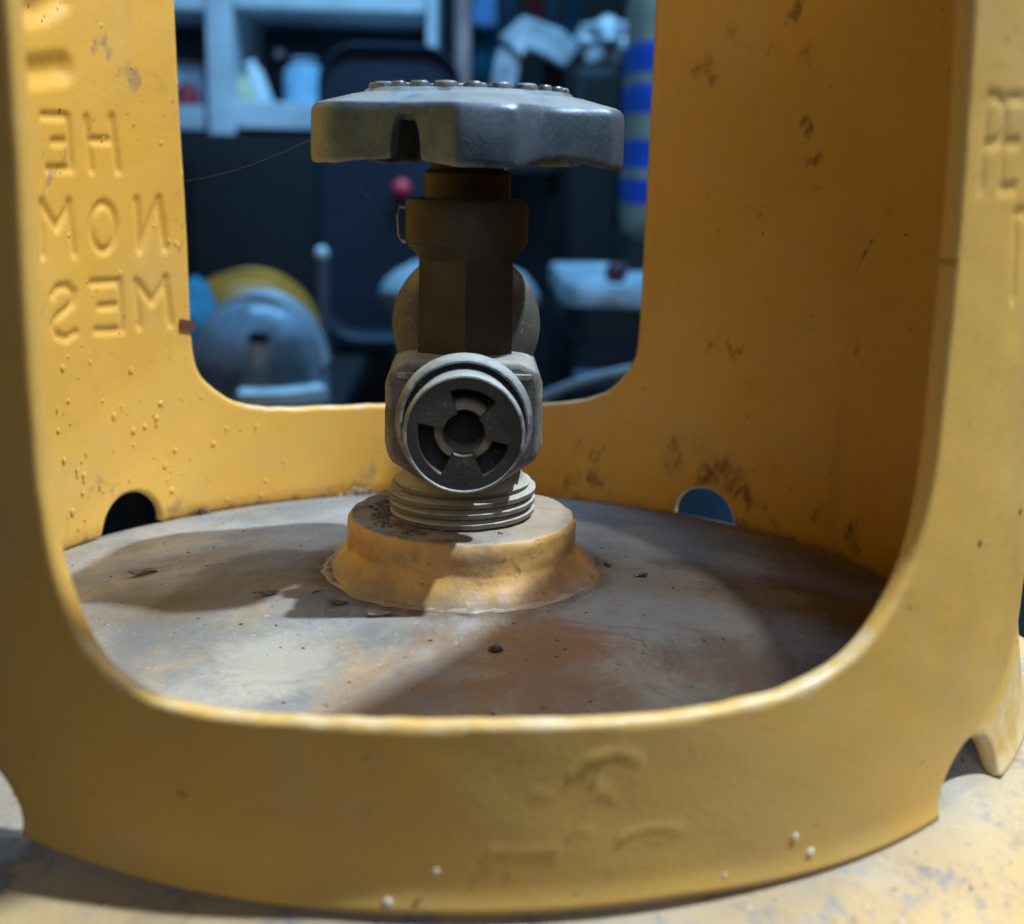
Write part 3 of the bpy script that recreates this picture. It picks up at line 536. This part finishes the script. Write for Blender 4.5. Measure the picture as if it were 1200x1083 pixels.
# ------------------------------------------------------------------ small loose things on and around the cylinder
def ondome(x, y): return Vector((x, y, zdome(math.hypot(x, y))))
mb = MB(); mb.blob((0, 0, 0), (0.0125, 0.0085, 0.006), 12, 8, 0.35, 4)
sd = mb.build('seed', plain('dark_seed', (0.03, 0.022, 0.016), 0.5), None, scale=S); sd.location = ondome(0.058, -0.405)*S + Vector((0, 0, 0.0004)); sd.rotation_euler = (0, 0, 0.2)
tag(sd, 'small dark seed lying alone on the dusty dome in front of the boss', 'seed')
FLK = plain('paint_flake', (0.30, 0.22, 0.15), 0.45)
def flake(x, y, w, label, mat, seed, rot=0.0):
    m_ = MB(); n = 9; top, bot = [], []
    for j in range(n):
        t = 2*pi*j/n; k = 1 + 0.7*noise.noise(Vector((sin(t)*1.3, cos(t)*1.3, seed)))
        p = Vector((w*k*cos(t), 0.5*w*k*sin(t), 0.28*w*noise.noise(Vector((sin(t)*2, cos(t)*2, seed+5))) + 0.2*w)); top.append(p); bot.append(p - Vector((0, 0, 0.08*w)))
    m_.grid([bot, top]); m_.add([Vector((0, 0, 0.33*w))] + top, [(0, j+1, (j+1) % n + 1) for j in range(n)]); m_.add([Vector((0, 0, 0.2*w))] + bot, [(0, (j+1) % n + 1, j+1) for j in range(n)])
    o = m_.build('paint_flake', mat, None, scale=S, smooth=False); o.location = ondome(x, y)*S + Vector((0, 0, 0.0002)); o.rotation_euler = (0, 0, rot)
    return tag(o, label, 'flake', 'flakes and scraps on the dome')
DKF = plain('dark_flake', (0.07, 0.05, 0.04), 0.4)
flake(-0.345, -0.155, 0.020, 'curled dark flake with a shiny edge left of the boss in the wheel shadow', DKF, 3, 0.3)
flake(-0.262, -0.150, 0.012, 'small shiny flake between the curled flake and the foot of the boss', FLK, 8, 1.0)
flake(-0.215, -0.215, 0.020, 'brown crumb touching the front left foot of the boss', DKF, 12, 0.1)
flake(-0.140, -0.268, 0.022, 'ochre chip of paint standing against the front foot of the boss', BOSS, 15, 0.0)
flake(-0.615, 0.035, 0.026, 'dark scrap on the lit strip of dome by the left edge of the front opening', DKF, 21, 0.5)
flake(0.345, -0.030, 0.014, 'dark crumb on the dome right of the boss', DKF, 25, 0.4)
flake(0.285, 0.02, 0.013, 'thin flake beside the right foot of the boss', DKF, 31, 2.0)
# crumbled rust heaped at the foot of the back wall
for i, (a, w, h, lab) in enumerate(((196.2, 0.034, 0.030, 'pale crumbled debris heaped against the back wall left of the boss'), (222.5, 0.020, 0.016, 'loose brown scale beside the left drain hole'))):
    m_ = MB()
    for k in range(26):
        p = onring(a + random.gauss(0, 1.3)*w/0.03, 0, 0.952 - abs(random.gauss(0, 0.012))); s_ = random.uniform(0.004, 0.011)
        m_.blob((p.x, p.y, zdome(math.hypot(p.x, p.y)) + random.uniform(0, h*0.6)), (s_, s_*random.uniform(.5, 1), s_*random.uniform(.4, 1)), 6, 4, 0.6, k)
    o = m_.build('rust_debris', (FLK, DKF)[i], None, scale=S, smooth=False); tag(o, lab, 'debris')
# grit scattered over the dome
gm = MB()
for k in range(420):
    r, t = 0.95*math.sqrt(random.random()), random.uniform(0, 2*pi)
    if r < 0.30: continue
    s_ = random.choice((0.0009, 0.0012, 0.0015, 0.0024)) * random.uniform(0.8, 1.3); p = ondome(r*sin(t), -r*cos(t))
    gm.blob(p, (s_*1.4, s_, s_*0.7), 5, 4, 0.4, k)
tag(gm.build('grit', DKF, None, scale=S, smooth=False), 'fine dark grit scattered over the dusty dome inside the collar', 'grit', kind='stuff')
gm = MB()
for k in range(60):
    t = random.gauss(rad(-75), 0.55) if k < 130 else random.uniform(0, 2*pi); r = random.gauss(0.152, 0.02); s_ = random.uniform(0.0012, 0.0058)**1.0
    if not 0.13 < r < 0.205: continue
    if abs(((math.degrees(t)+180) % 360) - 180) < 20 and random.random() < 0.6: continue
    gm.blob((r*sin(t), -r*cos(t), 0.2155 + 0.001), (s_*1.6, s_, s_*0.8), 9, 6, 1.3, k)
tag(gm.build('soil_crumbs', plain('soil', (0.13, 0.105, 0.08), 0.9), None, scale=S, smooth=False), 'dark soil crumbs gathered on top of the boss round the threaded neck', 'soil', kind='stuff')
# brown tape scrap on the edge of the back opening
tp = MB(); rows = []
for a, z0, z1 in ((224.0, 0.458, 0.484), (223.0, 0.455, 0.480), (222.2, 0.453, 0.477), (221.7, 0.4525, 0.4765)):
    rows.append([onring(a, z, r) for z, r in ((z0, 1-T-0.003), (z1, 1-T-0.003), (z1, 1-T-0.0055), (z0, 1-T-0.0055))])
tp.grid(rows); n_ = len(tp.v); tp.f += [(3, 2, 1, 0), (n_-4, n_-3, n_-2, n_-1)]
tag(tp.build('tape_scrap', plain('brown_tape', (0.10, 0.045, 0.035), 0.5), None, scale=S, smooth=False), 'small brown tape scrap stuck to the left edge of the back opening', 'tape')
# cobweb threads
WEB = plain('cobweb_silk', (0.10, 0.105, 0.11), 0.4)
def cobweb(pts, label):
    m_ = MB()
    for p in pts:
        P3 = [Vector(x) for x in p]
        if len(P3) == 2: P3 = [P3[0].lerp(P3[1], t) - Vector((0, 0, 0.012*sin(pi*t))) for t in np.linspace(0, 1, 9)]
        m_.tube(P3, 0.00022, 5)
    tag(m_.build('cobweb', WEB, None, scale=S), label, 'cobweb')
cobweb([[(-0.215, -0.10, 0.868), (-0.165, -0.10, 0.800)], [(-0.185, -0.10, 0.825), (-0.150, -0.09, 0.775), (-0.125, -0.06, 0.790)], [(-0.150, -0.09, 0.775), (-0.140, -0.09, 0.745)]], 'wisp of cobweb hanging under the left of the handwheel')
cobweb([[onring(223.2, 0.80, 0.97), (-0.27, -0.02, 0.90)]], 'long cobweb thread stretched from the back opening edge to the handwheel rim')

# ------------------------------------------------------------------ the dark store behind, out of focus
def at(px, py, Y):       # point of the plane y = Y (metres) seen at a photograph pixel
    x, y = px-600, py-541.5; x, y = cos(ROLL)*x + sin(ROLL)*y, -sin(ROLL)*x + cos(ROLL)*y
    d = fwd + right0*(x/F_PX) - up0*(y/F_PX)
    return CAM + d*((Y-CAM.y)/d.y)
def ppm(Y): return (Y - CAM.y)/F_PX
fl = MB(); fl.add([(-3, -2, FLOOR), (3, -2, FLOOR), (3, 3.2, FLOOR), (-3, 3.2, FLOOR)], [(0, 1, 2, 3)])
tag(fl.build('floor', plain('dark_concrete', (0.06, 0.06, 0.063), 0.75, sc=6), None, smooth=False), 'dark concrete floor of the store', 'floor', kind='structure')
wl = MB().box((0, 2.95, 0.6), (3, 0.05, 1.2))
tag(wl.build('wall', plain('dark_wall', (0.012, 0.014, 0.018), 0.85, sc=4), None, smooth=False), 'dark back wall of the store', 'wall', kind='structure')
SHW = plain('white_shelf_board', (0.62, 0.66, 0.70), 0.5, sc=5)
NAVY = plain('navy_panel', (0.035, 0.05, 0.08), 0.6, sc=5)
BLK = plain('black_cabinet', (0.004, 0.0043, 0.0055), 0.65, sc=5)
STEEL = plain('grey_steel', (0.35, 0.37, 0.40), 0.4, 0.4)
def pbox(mbx, x0, y0, x1, y1, Y, depth, ch=0.004):    # box whose front face fills a pixel rectangle at plane Y
    p, q = at(x0, y1, Y), at(x1, y0, Y)
    mbx.box(((p.x+q.x)/2, Y+depth/2, (p.z+q.z)/2), (abs(q.x-p.x)/2, depth/2, abs(q.z-p.z)/2), None, ch); return mbx
def base_of(x0, x1, Y, depth): p, q = at(x0, 0, Y), at(x1, 0, Y); return ((p.x+q.x)/2, Y+depth/2, FLOOR)
YS = 2.0
sh_ = empty('shelving_unit', base_of(150, 512, YS, .34), 'white framed shelving unit behind the collar, holding small bottles and jars', 'shelving unit')
for x0, x1 in ((60, 84), (240, 272), (500, 513)): 
    p0, p1 = at(x0, 8, YS), at(x1, 8, YS); b0 = at(x0, 148, YS)
    MB().box(((p0.x+p1.x)/2, YS+.17, (p0.z + FLOOR)/2 + .1), ((p1.x-p0.x)/2, .17, (p0.z - FLOOR)/2 + .1), None, .004).build('upright', SHW, sh_)
for x0, x1, y0, y1 in ((86, 238.5, 124, 149), (273.5, 498.5, 124, 150), (86, 238.5, -8, 8), (273.5, 498.5, -8, 9)):
    pbox(MB(), x0, y0, x1, y1, YS+.004, .33).build('shelf', SHW, sh_)
pbox(MB(), 60, -140, 513, 150, YS+.345, .02).build('back_panel', NAVY, sh_)
cb = empty('cabinet', base_of(60, 378, YS-.12, .4), 'black cabinet standing below the white shelf', 'cabinet')
p0, p1 = at(60, 152, YS-.12), at(378, 152, YS-.12)
MB().box(((p0.x+p1.x)/2, YS+.08, (p0.z+FLOOR)/2), ((p1.x-p0.x)/2, .2, (p0.z-FLOOR)/2), None, .006).build('carcass', BLK, cb)
for u in (0, 1):
    x0 = p0.x + (p1.x-p0.x)*(0.5*u) + .008; x1 = x0 + (p1.x-p0.x)/2 - .016
    MB().box(((x0+x1)/2, YS-.132, (p0.z+FLOOR)/2), ((x1-x0)/2, .01, (p0.z-FLOOR)/2-.03), None, .004).build('door', BLK, cb)
# things on the shelf
def jar_like(name, px, pyt, pyb, w, Y, mat, label, cat, lidmat=None, tilt=0.0, group=None, prof=None):
    c = at(px, pyb, Y); h = (pyb-pyt)*ppm(Y); r = w/2*ppm(Y)
    t = empty(name, c, label, cat, group)
    pr = prof or [(0.001, 0), (0.92, 0), (1, 0.04), (1, 0.66), (0.9, 0.78), (0.55, 0.86), (0.5, 0.9)]
    Mx = Matrix.Translation(c) @ Matrix.Rotation(tilt, 4, 'Y')
    MB().lathe([(r*k, h*z) for k, z in pr], 24, Mx).build('body', mat, t)
    if lidmat: MB().lathe([(r*.62, h*.86), (r*.64, h*.88), (r*.64, h*.98), (r*.58, h), (0.001, h)], 24, Mx).build('lid', lidmat, t)
    return t
GLINT = plain('shiny_pale_plastic', (0.75, 0.80, 0.88), 0.25); PALEB = plain('pale_blue_plastic', (0.30, 0.55, 0.72), 0.4); CREAM = plain('cream_plastic', (0.62, 0.55, 0.36), 0.5); REDP = plain('dull_red_plastic', (0.42, 0.035, 0.05), 0.5); TEAL = plain('teal_cloth', (0.04, 0.24, 0.36), 0.8); GREYB = plain('grey_blue_plastic', (0.26, 0.33, 0.42), 0.45)
jar_like('jar', 287, 92, 124, 32, YS+.06, CREAM, 'cream jar on the white shelf beside the upright', 'jar', CREAM)
jar_like('bottle', 312, 74, 124, 20, YS+.05, GLINT, 'shiny bottle leaning left on the shelf next to the cream jar', 'bottle', GLINT, -0.35)
jar_like('bottle', 336, 64, 124, 18, YS+.12, BLK, 'dark bottle with a glinting white cap on the shelf', 'bottle', GLINT, -0.12)
jar_like('tub', 357, 72, 124, 46, YS+.08, PALEB, 'pale blue tub on the shelf by the left of the handwheel', 'tub', GREYB)
pbox(MB(), 203, 72, 238, 124, YS+.10, .12, .006)
o = pbox(MB(), 198, 72, 238, 123.5, YS+.10, .12, .008).build('carton', plain('grey_white_card', (0.40, 0.46, 0.56), 0.7), None); tag(o, 'pale carton at the left end of the white shelf', 'carton')
jar_like('red_tin', 220, 100, 124, 26, YS+.03, REDP, 'small dull red tin in front of the pale carton on the shelf', 'tin', REDP)
# office chair seen from behind
YC = 1.45
ch_ = empty('office_chair', (at(455, 300, YC).x, YC, FLOOR), 'dark navy chair with a rounded backrest standing behind the valve', 'chair')
CHM = plain('navy_leatherette', (0.010, 0.019, 0.040), 0.6, sc=8)
c0, c1 = at(376, 400, YC), at(541, 54, YC); hw_, hh_ = (c1.x-c0.x)/2, (c1.z-c0.z)/2; cc = (c0+c1)/2
poly = []
for k, (sx, sz) in enumerate(((1, 1), (-1, 1), (-1, -1), (1, -1))):
    rr = 0.05; 
    for t in np.linspace(0, pi/2, 7): poly.append((cc.x + sx*(hw_-rr) + rr*cos(t + k*pi/2), cc.z + sz*(hh_-rr) + rr*sin(t + k*pi/2)))
o = MB().prism(poly, YC+.09, YC, XZ, 0.012).build('backrest', CHM, ch_)
b_ = o.modifiers.new('round', 'BEVEL'); b_.width = .012; b_.segments = 3; b_.limit_method = 'ANGLE'
MB().box((cc.x, YC+.30, c0.z-.06), (hw_*1.15, .24, .04), None, .02).build('seat', CHM, ch_)
MB().tube([(cc.x, YC+.28, c0.z-.1), (cc.x, YC+.28, FLOOR+.09)], .028, 14).build('gas_column', STEEL, ch_)
for k in range(5):
    t = 2*pi*k/5 + .3; MB().tube([(cc.x, YC+.28, FLOOR+.09), (cc.x+.25*cos(t), YC+.28+.25*sin(t), FLOOR+.05)], [.024, .014], 10).build('foot', BLK, ch_)
    q_ = Vector((cc.x+.25*cos(t), YC+.28+.25*sin(t), FLOOR+.024)); MB().blob(q_, (.024, .024, .024), 12, 8).build('castor', BLK, ch_)
# pink ball against the chair back
o = MB().blob((at(471, 221, YC-.012).x, YC-.012, at(471, 221, YC-.012).z), (.0125, .012, .0125), 14, 10).build('badge', plain('pink_plastic', (0.90, 0.06, 0.10), 0.4), None); tag(o, 'small round pink badge fixed on the back of the navy chair', 'badge')
# white padded cushion low on the chair
cpt = at(536, 352, YC-.16)
o = MB().blob(cpt, (92*ppm(YC-.16), .06, 52*ppm(YC-.16)), 28, 14, 0.12, 3).build('cushion', plain('white_cotton', (0.36, 0.40, 0.44), 0.85), None); tag(o, 'rounded white cushion showing on both sides of the valve stem', 'cushion')
bpt = at(536, 400, YC-.16)
bx = MB().box((bpt.x, YC-.16, (bpt.z+FLOOR)/2), (.075, .10, (bpt.z-FLOOR)/2), None, .015); tag(bx.build('stool', BLK, None), 'black stool carrying the white cushion behind the valve', 'stool')
# pole
p0, p1 = at(548, 420, 1.75), at(542, -60, 1.75)
tag(MB().tube([(p0.x, 1.75, FLOOR), p1], .0125, 16).build('pole', plain('pinkish_wood', (0.42, 0.27, 0.25), 0.6), None), 'pinkish wooden pole standing upright behind the handwheel', 'pole')
# hanging clothes: each a pleated cloth with thickness on its own hanger hook
def garment(x0, x1, y0, y1, Y, mat, label, n=5):
    L_, R_ = at(x0, y0, Y), at(x1, y0, Y); bot = at((x0+x1)/2, y1, Y).z; m_ = MB(); rows = []
    prof = []
    W_ = R_.x - L_.x
    for k in range(4*n+1): prof.append((k/(4*n), 0.018*sin(k*pi/2.0)))
    loop = [(L_.x + W_*u, Y + d) for u, d in prof] + [(L_.x + W_*u, Y + d + .012) for u, d in prof[::-1]]
    for f, zz_ in ((0, L_.z), (.3, L_.z + (bot-L_.z)*.3), (.7, L_.z + (bot-L_.z)*.7), (1, bot)):
        rows.append([Vector((x + (x-(L_.x+R_.x)/2)*0.12*(f-.5), y, zz_ + (.006*sin(i*1.3) if f == 1 else 0))) for i, (x, y) in enumerate(loop)])
    m_.grid(rows); b = len(loop); m_.f += [tuple(range(b))[::-1], tuple(range(3*b, 4*b))]
    o = m_.build('garment', mat, None, angle=60)
    return tag(o, label, 'garment', 'garments on the rail')
YG = 2.35
garment(516, 530, -60, 62, YG, plain('blue_grey_cloth', (0.10, 0.20, 0.34), .85), 'narrow blue grey garment hanging left of the pinkish pole')
garment(552, 584, -60, 30, YG, plain('pale_blue_cloth', (0.42, 0.62, 0.80), .85), 'pale blue garment hanging right of the pinkish pole')
garment(555, 604, -60, 92, YG+.06, TEAL, 'dark teal garment hanging behind the pale blue one')
garment(618, 638, -60, 26, YG, plain('coral_cloth', (0.55, 0.10, 0.09), .85), 'coral red garment hanging in the middle of the rail')
garment(640, 656, -60, 56, YG, plain('slate_cloth', (0.20, 0.28, 0.40), .85), 'slate garment hanging between the coral and turquoise ones')
garment(667, 681, -60, 54, YG, plain('turquoise_cloth', (0.03, 0.30, 0.42), .85), 'turquoise garment at the right end of the rail')
p0, p1 = at(505, -62, YG), at(760, -62, YG)
rl = MB().tube([(p0.x, YG+.02, p0.z), (p1.x, YG+.02, p0.z)], .012, 12)
rk = empty('clothes_rail', ((p0.x+p1.x)/2, YG+.02, FLOOR), 'steel clothes rail carrying the garments at the back', 'clothes rail')
rl.build('rail', STEEL, rk)
for x in (p0.x, p1.x): MB().tube([(x, YG+.02, FLOOR), (x, YG+.02, p0.z)], .012, 12).build('post', STEEL, rk)
# white plastic chair side: sloping arm and leg
wc = empty('plastic_chair', (at(610, 60, 1.9).x, 1.9, FLOOR), 'white plastic chair leaning behind the right of the handwheel', 'chair')
WP = plain('white_plastic', (0.50, 0.55, 0.60), 0.35, var=.45, sc=25)
a0, a1, a2 = at(585, 120, 1.9), at(600, 48, 1.9), at(650, 54, 1.9)
def bar(pts, w, t): 
    m_ = MB(); rows = []
    for i, p in enumerate(pts):
        p = Vector(p); tg = (Vector(pts[min(i+1, len(pts)-1)]) - Vector(pts[max(i-1, 0)])).normalized(); nn = Vector((-tg.z, 0, tg.x))
        rows.append([p + nn*w + Vector((0, -t, 0)), p + nn*w + Vector((0, t, 0)), p - nn*w + Vector((0, t, 0)), p - nn*w + Vector((0, -t, 0))])
    m_.grid(rows); n_ = len(m_.v); m_.f += [(3, 2, 1, 0), (n_-4, n_-3, n_-2, n_-1)]; return m_
def rnd(o, w=.006):
    b_ = o.modifiers.new('round', 'BEVEL'); b_.width = w; b_.segments = 2; b_.limit_method = 'ANGLE'; return o
for dx in (0, .0):
    pass
rnd(bar([(a0.x-.09, 1.88, FLOOR), a0, a1.lerp(a0, .15)], .020, .018).build('leg', WP, wc))
rnd(bar([a1.lerp(a0, .15) + Vector((.0, .0, 0)), a1 + Vector((.02, 0, .012)), a2, a2 + Vector((.03, .02, -.02))], .026, .03).build('arm', WP, wc))
rnd(bar([a2 + Vector((.0, .04, -.01)), (a2.x+.06, 1.95, FLOOR)], .018, .016).build('leg', BLK, wc))
rnd(MB().box((a1.x+.05, 2.0, a1.z-.20), (.11, .10, .012)).build('seat', BLK, wc))
# white cap-shaped bowl on a dark bulky case
YB = 1.75
p0, p1 = at(668, 64, YB), at(736, 64, YB)
cs = empty('suitcase', ((p0.x+p1.x)/2, YB+.12, FLOOR), 'tall black case standing beside the striped cloth', 'suitcase')
rnd(MB().box(((p0.x+p1.x)/2, YB+.12, (p0.z+FLOOR)/2+.012), ((p1.x-p0.x)/2, .12, (p0.z-FLOOR)/2-.022)).build('shell', BLK, cs), .02)
for u in (.2, .8): MB().blob((p0.x + (p1.x-p0.x)*u, YB+.12, FLOOR+.012), (.015, .02, .012), 10, 6).build('castor', BLK, cs)
bpt = at(711, 40, YB+.1)
o = MB().blob((bpt.x, YB+.1, p0.z + .026), (.042, .05, .030), 34, 20, .75, 6).build('crumpled_bag', WP, None, angle=20); tag(o, 'crumpled white plastic bag on top of the tall black case', 'bag')
# cables hooked over the rail and a dark apron
for k, (x0, x1, dy, lab) in enumerate(((588, 612, 78, 'black cable looped over the rail left of the coral garment'), (684, 700, 60, 'black cable looped over the rail at its right end'))):
    A_, B_ = at(x0, -62, YG-.02), at(x1, -62, YG-.02); drop = (dy+62)*ppm(YG)
    tag(MB().tube([Vector((A_.x + (B_.x-A_.x)*u, YG-.03, A_.z - drop*sin(pi*u)**.6)) for u in np.linspace(0, 1, 26)], .006, 8).build('cable', BLK, None), lab, 'cable')
# striped cloth bale at the right of the opening
YT = 1.30
t_ = NT('blue_cream_stripes'); sx_ = t_.new('ShaderNodeSeparateXYZ'); t_.t.links.new(t_.co, sx_.inputs[0])
cr = t_.new('ShaderNodeValToRGB'); zt, zbm = at(752, -40, YT).z, at(752, 300, YT).z
t_.t.links.new(t_.ramp(sx_.outputs['Z'], zbm, zt), cr.inputs[0]); cr.color_ramp.interpolation = 'CONSTANT'
# MapRange smoothstep is monotonic, so stripe edges are mapped through it as well
def sst(v): return v*v*(3-2*v)
els = cr.color_ramp.elements; BL, CRM = c4(0.012, 0.085, 0.50), c4(0.30, 0.27, 0.20)
bands = [(300, CRM), (270, CRM), (240, BL), (207, CRM), (195, BL), (160, CRM), (128, BL), (93, CRM), (80, BL), (44, CRM)]
els[0].position = 0; els[0].color = CRM; els[1].position = .999; els[1].color = CRM
for y, c_ in bands[2:]: e = els.new(sst((300-y)/340)); e.color = c_
t_.bump(t_.noise(160, 3), .3, .002); STRIPE = t_.done(cr.outputs[0], 0.85)
zbs = at(752, 276, YT).z
p0, p1 = at(738, 280, YT), at(806, 280, YT); zl_ = at(750, 285, YT).z; zh_ = at(750, -40, YT).z
bxs = MB().box(((p0.x+p1.x)/2, YT+.09, (zbs+FLOOR)/2), ((p1.x-p0.x)/2, .10, (zbs-FLOOR)/2), None, .006); tag(bxs.build('crate', BLK, None), 'black crate under the blue and cream striped sack', 'crate')
bl = empty('striped_sack', ((p0.x+p1.x)/2, YT+.08, zbs), 'tall blue and cream striped sack standing at the right of the back opening', 'sack')
rows = []
for f in np.linspace(0, 1, 24):
    z = zbs + (zh_-zbs)*f; k = 1 - .10*(abs(2*f-1))**6 + .012*sin(f*38)
    rows.append([Vector(((p0.x+p1.x)/2 + (p1.x-p0.x)/2*k*np.sign(cos(t))*abs(cos(t))**.5, YT+.09 + .09*k*np.sign(sin(t))*abs(sin(t))**.5, z)) for t in np.linspace(0, 2*pi, 40, endpoint=False)])
m_ = MB().grid(rows); m_.f += [tuple(range(40))[::-1], tuple(range(23*40, 24*40))]; m_.build('body', STRIPE, bl, angle=60)
# storage bin with a pale lid and a dark red ball on it
YN = 1.05
bn = empty('storage_bin', (at(715, 400, YN).x, YN+.16, FLOOR), 'dark blue storage bin with a pale lid, right of the valve', 'bin')
p0, p1 = at(664, 330, YN), at(800, 330, YN); zt = at(700, 336, YN).z; cx = (p0.x+p1.x)/2
BIN = plain('navy_bin_plastic', (0.035, 0.06, 0.105), 0.5, sc=6); LID = plain('pale_lid_plastic', (0.42, 0.50, 0.57), 0.35, var=.45, sc=22)
hw_ = (p1.x-p0.x)/2
poly = lambda k, hy: [(cx + sx*(hw_*k-.03) + .03*cos(t + q*pi/2), YN+.16 + sy*(hy-.03) + .03*sin(t + q*pi/2)) for q, (sx, sy) in enumerate(((1, 1), (-1, 1), (-1, -1), (1, -1))) for t in np.linspace(0, pi/2, 6)]
m_ = MB(); rows = [[Vector((x, y, z)) for x, y in poly(k, hy)] for k, hy, z in ((.80, .115, FLOOR), (.83, .12, FLOOR+.05), (.93, .14, zt-.06), (.95, .143, zt-.058), (.95, .143, zt-.022))]
m_.grid(rows); m_.f += [tuple(range(24))[::-1], tuple(range(96, 120))]; m_.build('tub', BIN, bn, angle=50)
m_ = MB(); rows = [[Vector((x, y, z)) for x, y in poly(k, hy)] for k, hy, z in ((.96, .146, zt-.024), (1.0, .155, zt-.022), (1.0, .155, zt-.006), (.985, .152, zt), (.90, .138, zt+.001), (.88, .135, zt-.004))]
m_.grid(rows); m_.f += [tuple(range(24))[::-1], tuple(range(120, 144))]; m_.build('lid', LID, bn, angle=50)
MB().box((cx+.0, YN+.005, zt-.10), (.05, .012, .012), None, .006).build('handle', BIN, bn)
q_ = at(722, 314, YN+.10); tag(MB().blob((q_.x, YN+.10, zt+.006), (13*ppm(YN+.1), .012, .0125), 18, 12).build('ball', plain('dark_red_rubber', (0.10, 0.012, 0.02), .5), None), 'small dark red ball resting on the pale bin lid', 'ball')
# steel stand with pale tip
p0 = at(377, 292, 1.2); sv = empty('rod_stand', (p0.x, 1.2, FLOOR), 'thin grey rod with a pale knob, upright left of the chair', 'rod')
MB().tube([(p0.x, 1.2, FLOOR+.012), (p0.x, 1.2, p0.z-.012)], .0075, 12).build('rod', plain('dull_rod', (0.12, 0.125, 0.15), .5), sv)
MB().blob((p0.x, 1.2, p0.z-.006), (.0085, .0085, .010), 12, 8).build('knob', GLINT, sv)
MB().lathe([(0.001, 0), (.07, 0), (.07, .008), (.02, .014), (0.001, .014)], 28, Matrix.Translation((p0.x, 1.2, FLOOR))).build('base', BLK, sv)
# low table with helmets at the lower left of the opening
YH = 0.80
p0, p1 = at(150, 480, YH), at(395, 480, YH); zt = at(300, 486, YH).z
tb = empty('low_table', ((p0.x+p1.x)/2, YH+.1, FLOOR), 'dark low table carrying the two helmets', 'table')
MB().box(((p0.x+p1.x)/2, YH+.12, zt-.012), ((p1.x-p0.x)/2, .22, .012), None, .004).build('tabletop', BLK, tb)
for sx in (-1, 1):
    for sy in (-1, 1): MB().box(((p0.x+p1.x)/2 + sx*((p1.x-p0.x)/2-.02), YH+.12+sy*.19, (zt-.024+FLOOR)/2), (.012, .012, (zt-.024-FLOOR)/2), None, .003).build('leg', BLK, tb)
def helmet(px, pyt, w, Y, shellm, brimm, label, ventm):
    r = w/2*ppm(Y); top = at(px, pyt, Y); c = Vector((top.x, Y, zt+.004)); h = top.z - c.z
    t = empty('helmet', c, label, 'helmet', 'helmets on the low table')
    pr = [(r*.96, 0), (r, h*.08), (r*.985, h*.30), (r*.93, h*.52), (r*.82, h*.72), (r*.62, h*.88), (r*.36, h*.97), (0.001, h)]
    MB().lathe([(a_, z_) for a_, z_ in smooth_poly(pr, 4)[:-7]] + [(0.001, h)], 48, Matrix.Translation(c)).build('shell', shellm, t)
    band = MB(); rows = []
    for u in np.linspace(-1.25, 1.25, 30):
        # raised ridge over the crown from side to side
        a_ = u; rows.append([c + Vector((r*1.015*sin(a_), dy, h*1.015*max(0.0, cos(a_))**.75)) for dy in (-.020, .020)] + [c + Vector((r*.96*sin(a_), dy, h*.96*max(0.0, cos(a_))**.75)) for dy in (.020, -.020)])
    band.grid(rows).build('ridge', brimm, t)
    vis = MB(); rows = []
    for u in np.linspace(-.15, 1.1, 22):
        rows.append([c + Vector((r*k*sin(u), -r*k*cos(u), z)) for k, z in ((.97, h*.30), (1.14, h*.26), (1.16, h*.16), (.97, h*.14))])
    m_ = vis.grid(rows); n_ = len(m_.v); m_.f += [(3, 2, 1, 0), (n_-4, n_-3, n_-2, n_-1)]; m_.build('visor', brimm, t, angle=50)
    for u, zf in ((.12, .70),):
        p = c + Vector((r*.86*sin(u), -r*.86*cos(u), h*zf)); MB().blob(p, (r*.16, r*.06, h*.05), 12, 8).build('vent', ventm, t)
    return t
helmet(305, 344, 160, YH, plain('blue_grey_shell', (0.24, 0.31, 0.38), .3, var=.55, sc=22), GLINT, 'blue grey helmet with pale visor, in front of the yellow one', BLK)
helmet(292, 317, 164, YH+.24, plain('dull_yellow_shell', (0.62, 0.235, 0.02), .5, sc=12), plain('ochre_shell', (0.72, 0.29, 0.03), .5), 'dull yellow helmet half hidden behind the blue grey one', BLK)
# folded teal cloth lying left of the helmets
q_ = at(238, 400, YH+.12); m_ = MB().blob((q_.x-.01, YH+.10, zt+.05), (.035, .05, .049), 20, 12, .25, 5); tag(m_.build('cloth_bundle', TEAL, None), 'teal cloth bundle on the low table left of the helmets', 'cloth')
# blue bucket on the floor seen through the right drain hole
bpos = at(825, 600, 0.62); bk = empty('bucket', (bpos.x, 0.62, FLOOR), 'blue bucket standing behind the cylinder, seen through the right drain hole', 'bucket')
BUC = plain('blue_bucket', (0.07, 0.20, 0.30), .4); hb = at(805, 572, 0.62).z - FLOOR
MB().lathe([(0.001, .01), (.12, 0), (.125, .01), (.165, hb-.02), (.172, hb-.02), (.172, hb), (.160, hb), (.12, .02), (0.001, .02)], 48, Matrix.Translation((bpos.x, .62, FLOOR))).build('body', BUC, bk)
MB().tube([Vector((bpos.x + .17*cos(t), .62-.0, FLOOR + hb + .0 + .09*sin(t))) for t in np.linspace(0, pi, 24)], .004, 8).build('handle', STEEL, bk)
